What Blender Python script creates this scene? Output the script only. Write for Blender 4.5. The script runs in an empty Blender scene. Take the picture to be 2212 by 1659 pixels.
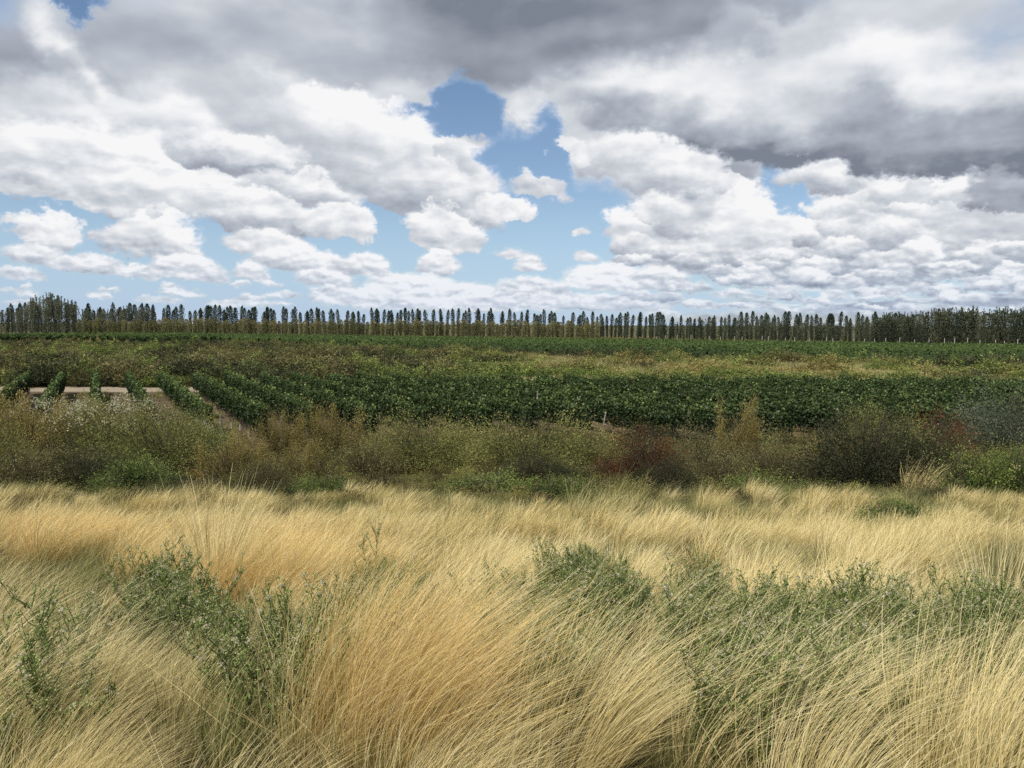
# ---------------------------------------------------------------- camera
import bpy, math, random
import numpy as np
R = math.radians
scn = bpy.context.scene
CAM_Z = 6.2
HORIZON = 0.0
cam_d = bpy.data.cameras.new('camera'); cam = bpy.data.objects.new('camera', cam_d)
scn.collection.objects.link(cam); scn.camera = cam
cam_d.sensor_width = 36.0; cam_d.lens = 36.0*2039/2500; cam_d.clip_start = 0.05; cam_d.clip_end = 60000
cam.location = (0, 0, CAM_Z)
PITCH, ROLL = R(-4.05), R(0.23)
from mathutils import Euler, Matrix, Vector
cam_rot = Matrix.Rotation(R(90)+PITCH, 4, 'X') @ Matrix.Rotation(ROLL, 4, 'Z')
cam.rotation_euler = cam_rot.to_euler()

def sky_dir(px, py):
    """azimuth and elevation (radians) of a point given in the photograph's 2212 x 1659 grid"""
    v = cam_rot.to_3x3() @ Vector(((px-1106)/1804.0, (829.5-py)/1804.0, -1.0))
    return math.atan2(v.x, v.y), math.atan2(v.z, math.hypot(v.x, v.y))

# ---------------------------------------------------------------- world: Nishita sky behind procedural clouds
SUN_EL, SUN_AZ = R(56), R(-140)        # azimuth from +Y towards +X
w = bpy.data.worlds.new("World"); w.use_nodes = True
nt = w.node_tree; nt.nodes.clear()
w.cycles.sampling_method = 'NONE'

class G:
    def __init__(s, nt): s.nt = nt
    def n(s, t, **kw):
        x = s.nt.nodes.new(t)
        for k, v in kw.items(): setattr(x, k, v)
        return x
    def l(s, a, b): s.nt.links.new(a, b)
    def put(s, sock, v):
        if hasattr(v, 'is_output') or isinstance(v, bpy.types.NodeSocket): s.l(v, sock)
        else: sock.default_value = v
    def m(s, op, a, b=None, c=None, clamp=False):
        x = s.n('ShaderNodeMath', operation=op, use_clamp=clamp)
        s.put(x.inputs[0], a)
        if b is not None: s.put(x.inputs[1], b)
        if c is not None: s.put(x.inputs[2], c)
        return x.outputs[0]
    def v(s, op, a, b=None, c=None, scale=None):
        x = s.n('ShaderNodeVectorMath', operation=op)
        s.put(x.inputs[0], a)
        if b is not None: s.put(x.inputs[1], b)
        if c is not None: s.put(x.inputs[2], c)
        if scale is not None: s.put(x.inputs[3], scale)
        return x.outputs['Value'] if op in ('LENGTH', 'DOT_PRODUCT', 'DISTANCE') else x.outputs[0]
    def ss(s, x, a, b, lo=0.0, hi=1.0, kind='SMOOTHSTEP'):
        y = s.n('ShaderNodeMapRange', interpolation_type=kind)
        s.put(y.inputs[0], x); s.put(y.inputs[1], a); s.put(y.inputs[2], b); s.put(y.inputs[3], lo); s.put(y.inputs[4], hi)
        return y.outputs[0]
    def noise(s, vec, scale, detail=4, rough=0.5, lac=2.0, out=0, dist=0.0):
        x = s.n('ShaderNodeTexNoise'); s.put(x.inputs['Vector'], vec)
        x.inputs['Scale'].default_value = scale; x.inputs['Detail'].default_value = detail
        x.inputs['Roughness'].default_value = rough; x.inputs['Lacunarity'].default_value = lac
        x.inputs['Distortion'].default_value = dist
        return x.outputs[out]
    def mix(s, f, a, b):
        x = s.n('ShaderNodeMix', data_type='FLOAT')
        s.put(x.inputs[0], f); s.put(x.inputs[2], a); s.put(x.inputs[3], b)
        return x.outputs[0]
    def cmb(s, x, y, z=0.0):
        c = s.n('ShaderNodeCombineXYZ'); s.put(c.inputs[0], x); s.put(c.inputs[1], y); s.put(c.inputs[2], z)
        return c.outputs[0]
    def sep(s, v):
        c = s.n('ShaderNodeSeparateXYZ'); s.l(v, c.inputs[0]); return c.outputs
g = G(nt)
tc = g.n('ShaderNodeTexCoord')
dx, dy, dz = g.sep(tc.outputs['Generated'])
az = g.m('ARCTAN2', dx, dy)
el = g.m('ARCSINE', g.m('MINIMUM', dz, 0.99999))
p = g.cmb(az, el)
# billowing warps at three cloud sizes
def warp(scale, amp, seed, rough=0.55, detail=5):
    q = g.v('MULTIPLY_ADD', p, (scale, scale*1.35, 0), (seed, seed*1.7, 0))
    n = g.noise(q, 1.0, detail, rough, out=1)
    n.node.noise_dimensions = '2D'
    n = g.v('SUBTRACT', n, (0.5, 0.5, 0.5))
    return g.v('MULTIPLY_ADD', n, (amp*1.3, amp, 0), p), g.sep(n)[2]
WH, nH = warp(8.0, 0.105, 3.1, 0.54)
WM, nM = warp(24, 0.040, 8.3, 0.62)
WL, nL = warp(62, 0.0140, 14.9, 0.61)
# the broken deck that covers the whole sky, seen from below
pl = g.v('SCALE', tc.outputs['Generated'], scale=g.m('DIVIDE', 1.0, g.m('MAXIMUM', g.m('ADD', dz, 0.10), 0.05)))
nd = g.noise(pl, 1.35, 5, 0.54)
nd.node.noise_dimensions = '2D'
alpha = g.ss(nd, 0.40, 0.52)
shade = g.m('MULTIPLY', alpha, g.ss(nd, 0.42, 0.68, 0.95, 0.25, 'LINEAR'))
# (x, y of the base's middle, half width, height, tilt in degrees, tone at the top, tone at the base, edge softness, band)
CL = 'clear'
H, M, L = 0, 1, 2
HI = [
 (1106, 330, 1500, 620, 0, .80, .62, .5, H),
 (1100, 430, 1500, 160, 0, .85, .72, .5, H),
 # dark masses overhead
 (600, 150, 560, 230, 4, .56, .46, .7, H),
 (330, 110, 260, 150, -20, .56, .48, .7, H),
 (1150, 140, 480, 300, -3, -.05, .16, .65, H),
 (1480, 35, 420, 150, 6, .1, .22, .7, H),
 (1590, 100, 110, 120, 0, .52, .46, .55, H),
 (1980, 60, 300, 220, 0, .66, .62, .6, H),
 (95, 190, 230, 220, -12, .34, .24, .4, H),
 (150, 95, 75, 170, 42, .98, .92, 1.0, H),
 (235, 190, 60, 110, 30, .95, .9, 1.0, H),
 # lit masses on the right and the dark base under them
 (1470, 235, 330, 150, 0, 1.0, .86, .6, H),
 (1840, 190, 290, 150, -8, 1.02, .92, .6, H),
 (2120, 250, 220, 130, -8, .95, .80, .6, H),
 (1850, 352, 680, 170, -4, .42, -.15, .45, H),
 (2050, 385, 480, 120, -3, .30, -.15, .45, H),
 (1560, 295, 420, 100, -6, .84, .30, .55, H),
 # white sheets on the left
 (330, 300, 560, 130, -6, .93, .80, .55, H),
 (620, 270, 380, 120, -10, .84, .72, .6, H),
 # gaps
 (1005, 255, 100, 92, -24, CL, 0, .5, M),
 (930, 272, 140, 38, -8, CL, 0, .6, M),
 (1120, 410, 120, 150, -30, CL, 0, .4, M),
 (1190, 320, 50, 100, 15, CL, 0, .8, M),
 (1010, 700, 640, 370, -6, CL, 0, .22, M),
 (220, 620, 560, 225, -4, CL, 0, .25, M),
 (1680, 480, 160, 125, 0, CL, 0, .35, M),
 (330, 700, 800, 160, 0, CL, 0, .3, M),
 (160, 34, 50, 90, -38, CL, 0, .8, M),
]
MID = [
 (250, 420, 470, 150, -4, .96, .66, .4, M),
 (130, 425, 240, 60, -3, .80, .60, .5, M),
 (480, 352, 150, 80, -6, .95, .50, .55, M),
 (330, 425, 340, 75, -4, .92, .56, .35, M),
 (1128, 240, 62, 60, -30, .90, .84, 1.3, M),
 (800, 388, 335, 170, -17, 1.0, .62, .25, M),
 (560, 340, 120, 50, -6, 1.0, .80, .5, M),
 (985, 345, 70, 44, -32, .86, .80, .6, M),
 (640, 425, 160, 60, -6, .90, .64, .4, M),
 (370, 445, 280, 70, -4, .94, .74, .4, M),
 (1430, 398, 235, 105, -14, .97, .62, .4, M),
 (1240, 335, 60, 40, -20, .95, .84, .5, M),
 (1160, 413, 80, 36, -8, .88, .68, .45, M),
 (1900, 560, 580, 190, 0, .86, .50, .3, M),
 (1660, 430, 45, 60, -8, CL, 0, .6, M),
 (1690, 460, 90, 75, 0, CL, 0, .5, M),
 (1610, 385, 45, 45, -40, .45, .35, .6, M),
 (1760, 400, 120, 60, -10, .92, .62, .5, M),
 (2000, 430, 160, 60, -4, 1.0, .70, .45, M),
 (2170, 440, 110, 80, -8, .34, .28, .5, M),
 (1980, 415, 55, 40, 0, .80, .72, .5, M),
 (1500, 545, 150, 130, -6, .78, .46, .35, M),
 (1605, 520, 95, 130, -14, 1.06, .86, .3, M),
 (1690, 530, 70, 80, -20, 1.04, .86, .35, M),
 (1800, 470, 75, 46, -6, .98, .70, .4, M),
 (1960, 470, 70, 40, -6, .96, .74, .4, M),
 (1880, 520, 170, 60, -6, .92, .52, .4, M),
 (1362, 517, 70, 82, -6, 1.0, .78, .4, M),
 (1420, 470, 75, 60, -10, .92, .70, .45, M),
 (1262, 507, 20, 24, -10, .92, .84, .7, M),
 (95, 520, 98, 72, -16, 1.02, .70, .35, M),
 (335, 536, 128, 88, -18, 1.04, .66, .33, M),
 (255, 530, 80, 60, -10, .90, .66, .5, M),
 (330, 468, 26, 32, -10, .9, .8, .7, M),
 (570, 492, 130, 82, -5, .98, .48, .35, M),
 (600, 455, 80, 36, -10, 1.02, .9, .5, M),
 (725, 498, 100, 66, -6, 1.04, .74, .32, M),
 (1090, 470, 84, 54, -5, 1.03, .76, .33, M),
 (950, 515, 98, 74, -16, 1.06, .74, .28, M),
]
LOW = [
 (585, 545, 120, 52, -8, .98, .70, .35, L),
 (80, 562, 90, 40, -5, .95, .66, .5, L),
 (1110, 555, 60, 20, -5, .84, .78, .8, L),
 (1265, 560, 38, 22, 0, .86, .80, .7, L),
 (45, 598, 66, 28, -7, 1.0, .76, .45, L),
 (140, 580, 60, 30, -6, .9, .70, .5, L),
 (205, 582, 76, 38, -5, 1.0, .70, .4, L),
 (300, 597, 58, 28, -7, 1.0, .78, .4, L),
 (405, 595, 104, 48, -6, 1.03, .72, .35, L),
 (660, 580, 140, 50, -6, 1.0, .66, .35, L),
 (790, 587, 62, 48, -4, 1.03, .74, .35, L),
 (540, 598, 45, 36, -8, .96, .72, .4, L),
 (700, 612, 76, 34, -4, 1.0, .74, .4, L),
 (585, 617, 26, 14, 0, .92, .8, .6, L),
 (947, 583, 54, 50, -2, 1.03, .76, .35, L),
 (1145, 580, 42, 28, 0, 1.0, .78, .4, L),
 (900, 632, 130, 46, -3, 1.08, .90, .35, L),
 (760, 650, 100, 34, -3, .96, .80, .45, L),
 (1010, 648, 130, 42, -2, 1.08, .84, .4, L),
 (1150, 630, 95, 36, -2, .98, .72, .4, L),
 (1310, 616, 110, 54, -2, 1.1, .90, .33, L),
 (900, 664, 220, 26, -1, 1.0, .76, .4, L),
 (1250, 664, 220, 34, -1, .96, .70, .4, L),
 (55, 622, 18, 12, 0, 1.0, .8, .6, L), (225, 645, 20, 16, 0, 1.02, .84, .5, L),
 (345, 652, 62, 13, -2, 1.0, .84, .5, L), (510, 660, 60, 14, 0, 1.0, .86, .5, L),
 (595, 660, 40, 9, 0, .96, .84, .6, L), (1000, 670, 160, 16, 0, .9, .74, .5, L),
]
rs = random.Random(11)
for row in range(9):                       # the dense field of small cumuli low on the right
    y = 540 + row*16.5
    x = 1390 + rs.uniform(-30, 60)
    while x < 2300:
        big = rs.random() < .25
        hw = rs.uniform(34, 80)*(1 - row*0.04)*(1.7 if big else 1)
        LOW.append((x, y+rs.uniform(-12, 10), hw, rs.uniform(16, 40)*(1-row*0.06)*(1.35 if big else 1), rs.uniform(-7, 2), rs.uniform(.80, 1.08), rs.uniform(.40, .74), rs.uniform(.3, .6), L))
        x += hw*rs.uniform(1.1, 2.6)
for i in range(26):                        # scraps of cloud near the horizon
    LOW.append((rs.uniform(-100, 1400), rs.uniform(618, 676), rs.uniform(14, 60), rs.uniform(7, 15), rs.uniform(-3, 2), rs.uniform(.9, 1.05), rs.uniform(.72, .85), .6, L))
LOW.append((1850, 694, 620, 24, 0, .44, .22, .6, L))
# where clouds stand: each band's clouds composited far to near into (what shows through, cover, tone) over azimuth and elevation
IW, IH = 1200, 560
A0, A1, E0, E1 = R(-80), R(80), R(-4), R(58)
ga, ge = np.meshgrid(np.linspace(A0, A1, IW, dtype=np.float32), np.linspace(E0, E1, IH, dtype=np.float32))
def smooth(x): x = np.clip(x, 0, 1); return x*x*(3-2*x)
CONTRAST = 1.7
for band, wp in ((H, WH), (M, WM), (L, WL)):
    K = np.ones((IH, IW), np.float32); B = np.zeros_like(K); S = np.zeros_like(K)
    for (x, y, hw, ht, tilt, t1, t0, soft, bd) in HI + MID + LOW:
        if bd != band: continue
        a0, e0 = sky_dir(x, y); k = math.cos(a0); c, s_ = math.cos(R(tilt)), math.sin(R(tilt))
        u, v = ga-a0, ge-e0
        qx = (c*u + s_*v)/(hw/1804*k*k); qy = (-s_*u + c*v)/(ht/1804*k)
        r = np.hypot(qx, np.maximum(qy, -3.2*qy))
        a = smooth((1-r)/(soft*(1.0 if bd == H else .62)))
        K *= 1-a; B *= 1-a; S *= 1-a
        if t1 != CL:
            B += a; S += a*np.clip(t0 + (t1-t0)*CONTRAST*qy, -.2, 1.15)
    px = np.ones((IH, IW, 4), np.float32); px[..., 0] = K; px[..., 1] = B; px[..., 2] = S
    im = bpy.data.images.new('cloud_cover', IW, IH, float_buffer=True, is_data=True)
    im.pixels.foreach_set(px.ravel()); im.update(); im.pack()
    uv = g.v('MULTIPLY_ADD', wp, (1/(A1-A0), 1/(E1-E0), 0), (-A0/(A1-A0), -E0/(E1-E0), 0))
    ti = g.n('ShaderNodeTexImage', extension='EXTEND'); ti.image = im; g.l(uv, ti.inputs[0])
    kk, bb, sx = g.sep(ti.outputs[0])
    alpha = g.m('MULTIPLY_ADD', alpha, kk, bb); shade = g.m('MULTIPLY_ADD', shade, kk, sx)
shade = g.m('DIVIDE', shade, g.m('MAXIMUM', alpha, 0.02))
# relief: billows bright on their upper side, grey below
def billow(sc, step, seed):
    q = g.v('MULTIPLY_ADD', p, (sc, sc*2.1, 0), (seed, seed, 0))
    n1 = g.noise(q, 1.0, 4, 0.5); n2 = g.noise(g.v('ADD', q, (step*.3, step, 0)), 1.0, 3, 0.5)
    n1.node.noise_dimensions = n2.node.noise_dimensions = '2D'
    return g.m('SUBTRACT', n1, n2)
rel = g.mix(g.ss(el, 0.13, 0.30, 1, 0), g.m('MULTIPLY', billow(6, .34, 2.2), .65), g.m('MULTIPLY', billow(15, .34, 5.5), .95))
rel = g.mix(g.ss(el, 0.05, 0.13, 1, 0), rel, g.m('MULTIPLY', billow(40, .35, 9.5), 1.0))
shade = g.m('ADD', shade, rel)
ramp = g.n('ShaderNodeValToRGB')
g.l(shade, ramp.inputs[0])
cr = ramp.color_ramp
cr.elements[0].position = 0.0; cr.elements[0].color = (.205, .232, .285, 1)
cr.elements[1].position = 1.0; cr.elements[1].color = (.93, .93, .94, 1)
for pos, c in ((.25, (.33, .36, .42)), (.5, (.46, .50, .565)), (.75, (.66, .69, .735))):
    e = cr.elements.new(pos); e.color = (*c, 1)
# air between here and the far clouds
air = g.n('ShaderNodeMix', data_type='RGBA')
g.l(g.m('SUBTRACT', 1.0, g.m('MULTIPLY', alpha, g.ss(el, 0.0, 0.10, 0.74, 1.0))), air.inputs[0]); g.l(ramp.outputs[0], air.inputs[6])
air.inputs[7].default_value = (.36, .53, .80, 1)
sky = g.n('ShaderNodeTexSky', sky_type='NISHITA', sun_disc=False)
sky.sun_elevation = SUN_EL; sky.sun_rotation = SUN_AZ
sky.air_density = 1.0; sky.dust_density = 0.1; sky.ozone_density = 2.4; sky.altitude = 400
b1 = g.n('ShaderNodeBackground'); g.l(sky.outputs[0], b1.inputs[0]); b1.inputs[1].default_value = 0.105
b2 = g.n('ShaderNodeBackground'); g.l(air.outputs[2], b2.inputs[0]); b2.inputs[1].default_value = 1.0
mx = g.n('ShaderNodeMixShader')
g.l(g.m('MAXIMUM', g.m('MULTIPLY', alpha, g.ss(el, -0.02, 0.02)), g.ss(el, -0.01, 0.17, 0.78, 0.0)), mx.inputs[0]); g.l(b1.outputs[0], mx.inputs[1]); g.l(b2.outputs[0], mx.inputs[2])
out = g.n('ShaderNodeOutputWorld'); g.l(mx.outputs[0], out.inputs[0])
scn.world = w

sun_d = bpy.data.lights.new('sun', 'SUN'); sun = bpy.data.objects.new('sun', sun_d); scn.collection.objects.link(sun)
sun_d.energy = 4.3; sun_d.angle = R(7); sun_d.color = (1.0, .95, .86)
sv = Vector((math.sin(SUN_AZ)*math.cos(SUN_EL), math.cos(SUN_AZ)*math.cos(SUN_EL), math.sin(SUN_EL)))
sun.rotation_euler = (-sv).to_track_quat('-Z', 'Y').to_euler()

scn.view_settings.view_transform = 'Standard'; scn.view_settings.look = 'None'
scn.view_settings.exposure = 0.0; scn.view_settings.gamma = 1.0; scn.view_settings.use_curve_mapping = False

scn.render.engine = 'CYCLES'
cy = scn.cycles
cy.max_bounces = 5; cy.diffuse_bounces = 3; cy.glossy_bounces = 1; cy.transmission_bounces = 3; cy.transparent_max_bounces = 4
cy.use_adaptive_sampling = True; cy.adaptive_threshold = 0.02
cy.use_denoising = False
cy.caustics_reflective = False; cy.caustics_refractive = False

# ================================================================ helpers
rng = np.random.default_rng(7)
COL = scn.collection
PY = [-4000, -60, -8, 0, 3, 5, 10, 16, 24, 32, 42, 60, 200]
PZ = [4.2, 4.3, 4.5, 4.5, 4.3, 3.9, 3.1, 2.2, 1.2, .5, 0.0, 0, 0]
def gz(x, y):
    """height of the bank above the vineyard"""
    x = np.asarray(x, float); y = np.asarray(y, float)
    z = np.interp(y, PY, PZ)
    f = np.clip((44-y)/20, 0, 1)
    return z + f*(0.10*np.sin(x*.45+1.3)*np.sin(y*.5+x*.12) + 0.05*np.sin(x*1.3+y*.9))
RM = np.array(cam_rot.to_3x3())
def at(px, py):
    """the point of the ground seen at (px, py) of the photograph's 2212 x 1659 grid"""
    v = RM @ np.array([(px-1106)/1804.0, (829.5-py)/1804.0, -1.0])
    lo, hi = 1.0, 3000.0
    ts = np.exp(np.linspace(np.log(1.0), np.log(3000.0), 4000))
    x, y, z = v[0]*ts, v[1]*ts, CAM_Z+v[2]*ts
    k = np.argmax(z < gz(x, y))
    if k == 0: k = len(ts)-1
    return float(x[k]), float(y[k])
def proj(x, y, z):
    """photograph coordinates of world points"""
    q = RM.T @ np.stack([x, y, np.asarray(z)-CAM_Z])
    return 1106 + q[0]/-q[2]*1804, 829.5 - q[1]/-q[2]*1804

def set_props(o, label=None, cat=None, group=None, kind=None):
    if label: o['label'] = label
    if cat: o['category'] = cat
    if group: o['group'] = group
    if kind: o['kind'] = kind
    return o
def make_mesh(name, verts, faces, mats, tone=None, fmat=None, smooth=False):
    """verts (n,3); faces (m,3) or (m,4); tone: one float per vertex"""
    me = bpy.data.meshes.new(name)
    verts = np.asarray(verts, np.float32); faces = np.asarray(faces, np.int32)
    n, k = faces.shape
    me.vertices.add(len(verts)); me.vertices.foreach_set('co', verts.ravel())
    me.loops.add(n*k); me.loops.foreach_set('vertex_index', faces.ravel())
    me.polygons.add(n); me.polygons.foreach_set('loop_start', np.arange(n, dtype=np.int32)*k)
    me.polygons.foreach_set('loop_total', np.full(n, k, np.int32))
    if fmat is not None: me.polygons.foreach_set('material_index', np.asarray(fmat, np.int32))
    if smooth: me.polygons.foreach_set('use_smooth', np.ones(n, bool))
    for m in (mats if isinstance(mats, (list, tuple)) else [mats]): me.materials.append(m)
    if tone is not None:
        a = me.attributes.new('tone', 'FLOAT', 'POINT'); a.data.foreach_set('value', np.asarray(tone, np.float32))
    me.update(calc_edges=True)
    return me
def link(name, me, parent=None, loc=(0, 0, 0), rot=(0, 0, 0), scale=(1, 1, 1), col=None):
    o = bpy.data.objects.new(name, me); (col or COL).objects.link(o)
    o.location = loc; o.rotation_euler = rot; o.scale = scale
    if parent is not None: o.parent = parent
    return o
def thing(name, label, cat, group, loc, rz=0, s=1.0, parts=(), tilt=(0, 0)):
    """an Empty at the thing's foot with its parts: (name, mesh[, kind])"""
    e = bpy.data.objects.new(name, None); COL.objects.link(e)
    e.empty_display_size = .2; e.location = loc; e.rotation_euler = (tilt[0], tilt[1], rz)
    e.scale = (s, s, s) if np.isscalar(s) else s
    set_props(e, label, cat, group)
    for p in parts:
        o = link(p[0], p[1], e)
        if len(p) > 2: o['kind'] = p[2]
    return e
def unit(v): return v/np.maximum(np.linalg.norm(v, axis=-1, keepdims=True), 1e-9)
def cards(c, d, size, aspect=.5, wide=None, n=None):
    """leaf-shaped quads (diamonds): centre c, long axis d, length size, random roll"""
    N = len(c); d = unit(d); r = rng.normal(size=(N, 3)); w = unit(np.cross(d, r)) if n is None else unit(np.cross(d, n))
    size = np.broadcast_to(size, (N,))[:, None]
    v = np.empty((N, 4, 3)); h = d*size*.5; b = w*size*.5*aspect
    v[:, 0] = c-h; v[:, 1] = c+b-h*.15; v[:, 2] = c+h; v[:, 3] = c-b-h*.15
    return v.reshape(-1, 3), np.arange(N*4).reshape(N, 4)
def tubes(p0, p1, r0, r1, sides=3):
    N = len(p0); d = unit(p1-p0); a = unit(np.cross(d, np.array([.3, .9, .31]))); b = np.cross(d, a)
    r0 = np.broadcast_to(r0, (N,)); r1 = np.broadcast_to(r1, (N,))
    v = np.empty((N, 2*sides, 3)); f = []
    for k in range(sides):
        t = 2*math.pi*k/sides; o = a*math.cos(t)+b*math.sin(t)
        v[:, k] = p0+o*r0[:, None]; v[:, sides+k] = p1+o*r1[:, None]
    base = (np.arange(N)*2*sides)[:, None]
    q = np.array([[k, (k+1) % sides, sides+(k+1) % sides, sides+k] for k in range(sides)])
    return v.reshape(-1, 3), (base[:, :, None]+q[None]).reshape(-1, 4)
def join(*vf):
    V, F, o = [], [], 0
    for v, f in vf:
        V.append(v); F.append(f+o); o += len(v)
    return np.concatenate(V), np.concatenate(F)

# ---------------------------------------------------------------- materials
def material(name, build, **kw):
    m = bpy.data.materials.new(name); m.use_nodes = True; m.node_tree.nodes.clear()
    gg = G(m.node_tree); sh = build(gg)
    o = gg.n('ShaderNodeOutputMaterial'); gg.l(sh, o.inputs[0])
    return m
def ramp_(gg, fac, stops):
    r = gg.n('ShaderNodeValToRGB'); gg.l(fac, r.inputs[0]); cr = r.color_ramp
    cr.elements[0].position, cr.elements[0].color = stops[0][0], (*stops[0][1], 1)
    cr.elements[1].position, cr.elements[1].color = stops[-1][0], (*stops[-1][1], 1)
    for p_, c in stops[1:-1]:
        e = cr.elements.new(p_); e.color = (*c, 1)
    return r.outputs[0]
def leafy(name, stops, trans=.3, patch=.25, pscale=.35, rough=.75, inst=.25, gloss=.0):
    """foliage: colour from the blade's own tone, the plant and the patch it grows in"""
    def b(gg):
        at_ = gg.n('ShaderNodeAttribute', attribute_name='tone')
        oi = gg.n('ShaderNodeObjectInfo')
        geo = gg.n('ShaderNodeNewGeometry')
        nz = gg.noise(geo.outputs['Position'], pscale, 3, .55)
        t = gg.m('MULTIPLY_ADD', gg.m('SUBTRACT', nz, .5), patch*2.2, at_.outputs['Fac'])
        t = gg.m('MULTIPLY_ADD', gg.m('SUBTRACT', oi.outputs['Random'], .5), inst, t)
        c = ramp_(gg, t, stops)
        d = gg.n('ShaderNodeBsdfDiffuse'); gg.l(c, d.inputs[0])
        tr = gg.n('ShaderNodeBsdfTranslucent'); gg.l(c, tr.inputs[0])
        mx = gg.n('ShaderNodeMixShader'); mx.inputs[0].default_value = trans
        gg.l(d.outputs[0], mx.inputs[1]); gg.l(tr.outputs[0], mx.inputs[2])
        if gloss:
            gl = gg.n('ShaderNodeBsdfGlossy'); gl.inputs['Roughness'].default_value = .45; gl.inputs[0].default_value = (1, 1, 1, 1)
            m2 = gg.n('ShaderNodeMixShader'); m2.inputs[0].default_value = gloss
            gg.l(mx.outputs[0], m2.inputs[1]); gg.l(gl.outputs[0], m2.inputs[2]); return m2.outputs[0]
        return mx.outputs[0]
    return material(name, b)
def plain(name, c1, c2, scale=6, bump=0.0):
    def b(gg):
        geo = gg.n('ShaderNodeTexCoord')
        nz = gg.noise(geo.outputs['Object'], scale, 5, .6)
        c = ramp_(gg, nz, [(.3, c1), (.7, c2)])
        d = gg.n('ShaderNodeBsdfDiffuse'); gg.l(c, d.inputs[0])
        return d.outputs[0]
    return material(name, b)

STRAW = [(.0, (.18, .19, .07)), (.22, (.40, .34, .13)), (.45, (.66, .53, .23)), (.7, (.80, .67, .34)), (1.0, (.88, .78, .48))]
M_straw = leafy('dry_straw', STRAW, .28, .20, .5, inst=.22)
M_gold = leafy('golden_straw', [(.0, (.36, .26, .095)), (.3, (.60, .435, .155)), (.6, (.76, .58, .25)), (1, (.86, .71, .41))], .3, .12, .6, inst=.1)
M_olive = leafy('olive_grass', [(.0, (.09, .11, .035)), (.35, (.20, .21, .075)), (.7, (.38, .34, .14)), (1, (.60, .52, .28))], .28, .25, .6)
M_litter = leafy('grass_litter', [(.0, (.05, .05, .022)), (.5, (.20, .16, .07)), (1, (.42, .34, .18))], .15, .25, .8)
M_weed = leafy('weed_leaf', [(.0, (.095, .145, .038)), (.5, (.185, .25, .072)), (1, (.32, .38, .14))], .25, .15, 1.5)
M_weedstem = leafy('weed_stem', [(.0, (.075, .095, .04)), (1, (.19, .20, .09))], .0, .1, 1)
M_bud = leafy('seed_bud', [(.0, (.19, .24, .08)), (.6, (.36, .38, .15)), (1, (.56, .54, .28))], .2, .1, 1)
M_fluff = leafy('seed_fluff', [(.0, (.52, .47, .30)), (1, (.74, .70, .52))], .35, .1, 1)
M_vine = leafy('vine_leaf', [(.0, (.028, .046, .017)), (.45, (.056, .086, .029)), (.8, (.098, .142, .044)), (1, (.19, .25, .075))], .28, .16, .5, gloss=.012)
M_vine_far = leafy('vine_leaf_far', [(.0, (.028, .044, .02)), (.5, (.056, .085, .034)), (1, (.13, .18, .06))], .25, .2, .05, gloss=.0)
M_wood = plain('weathered_wood', (.16, .14, .12), (.34, .31, .27), 14)
M_bark = plain('bark', (.06, .05, .035), (.14, .12, .09), 8)
M_palebark = plain('pale_bark', (.14, .125, .09), (.26, .23, .17), 6)
M_white = plain('white_tube', (.42, .43, .42), (.58, .59, .57), 5)
BUSH = {
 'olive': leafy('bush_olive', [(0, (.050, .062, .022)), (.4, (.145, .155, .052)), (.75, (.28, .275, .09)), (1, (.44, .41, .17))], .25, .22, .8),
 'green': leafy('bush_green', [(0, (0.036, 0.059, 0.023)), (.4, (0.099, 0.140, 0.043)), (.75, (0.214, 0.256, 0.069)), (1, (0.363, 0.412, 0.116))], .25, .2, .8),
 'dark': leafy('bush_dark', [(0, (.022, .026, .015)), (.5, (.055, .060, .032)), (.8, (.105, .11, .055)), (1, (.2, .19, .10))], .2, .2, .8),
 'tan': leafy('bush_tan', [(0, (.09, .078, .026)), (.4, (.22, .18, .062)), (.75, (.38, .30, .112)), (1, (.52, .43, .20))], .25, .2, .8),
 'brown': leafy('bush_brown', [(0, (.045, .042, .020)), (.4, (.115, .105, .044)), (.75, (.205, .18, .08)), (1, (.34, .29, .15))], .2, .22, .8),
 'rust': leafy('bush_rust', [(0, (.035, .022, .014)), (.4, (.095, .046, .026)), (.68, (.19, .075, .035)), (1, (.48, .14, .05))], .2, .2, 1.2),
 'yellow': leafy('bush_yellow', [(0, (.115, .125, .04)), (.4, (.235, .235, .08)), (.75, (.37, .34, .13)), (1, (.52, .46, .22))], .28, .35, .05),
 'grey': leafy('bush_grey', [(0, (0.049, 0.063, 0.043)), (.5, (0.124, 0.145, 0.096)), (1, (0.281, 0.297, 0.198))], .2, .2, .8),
}
M_poplar = leafy('poplar_leaf', [(0, (.030, .045, .036)), (.5, (.055, .078, .058)), (1, (.10, .130, .085))], .2, .1, .05, inst=.35)  # lifted and blued: distance haze mixed into the leaf colour
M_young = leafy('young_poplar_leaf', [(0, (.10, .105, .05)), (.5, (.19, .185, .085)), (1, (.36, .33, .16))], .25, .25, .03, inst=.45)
M_feather = leafy('feathery_leaf', [(0, (.035, .046, .034)), (.5, (.080, .098, .066)), (1, (.19, .20, .125))], .2, .3, .02, inst=.5)

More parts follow.
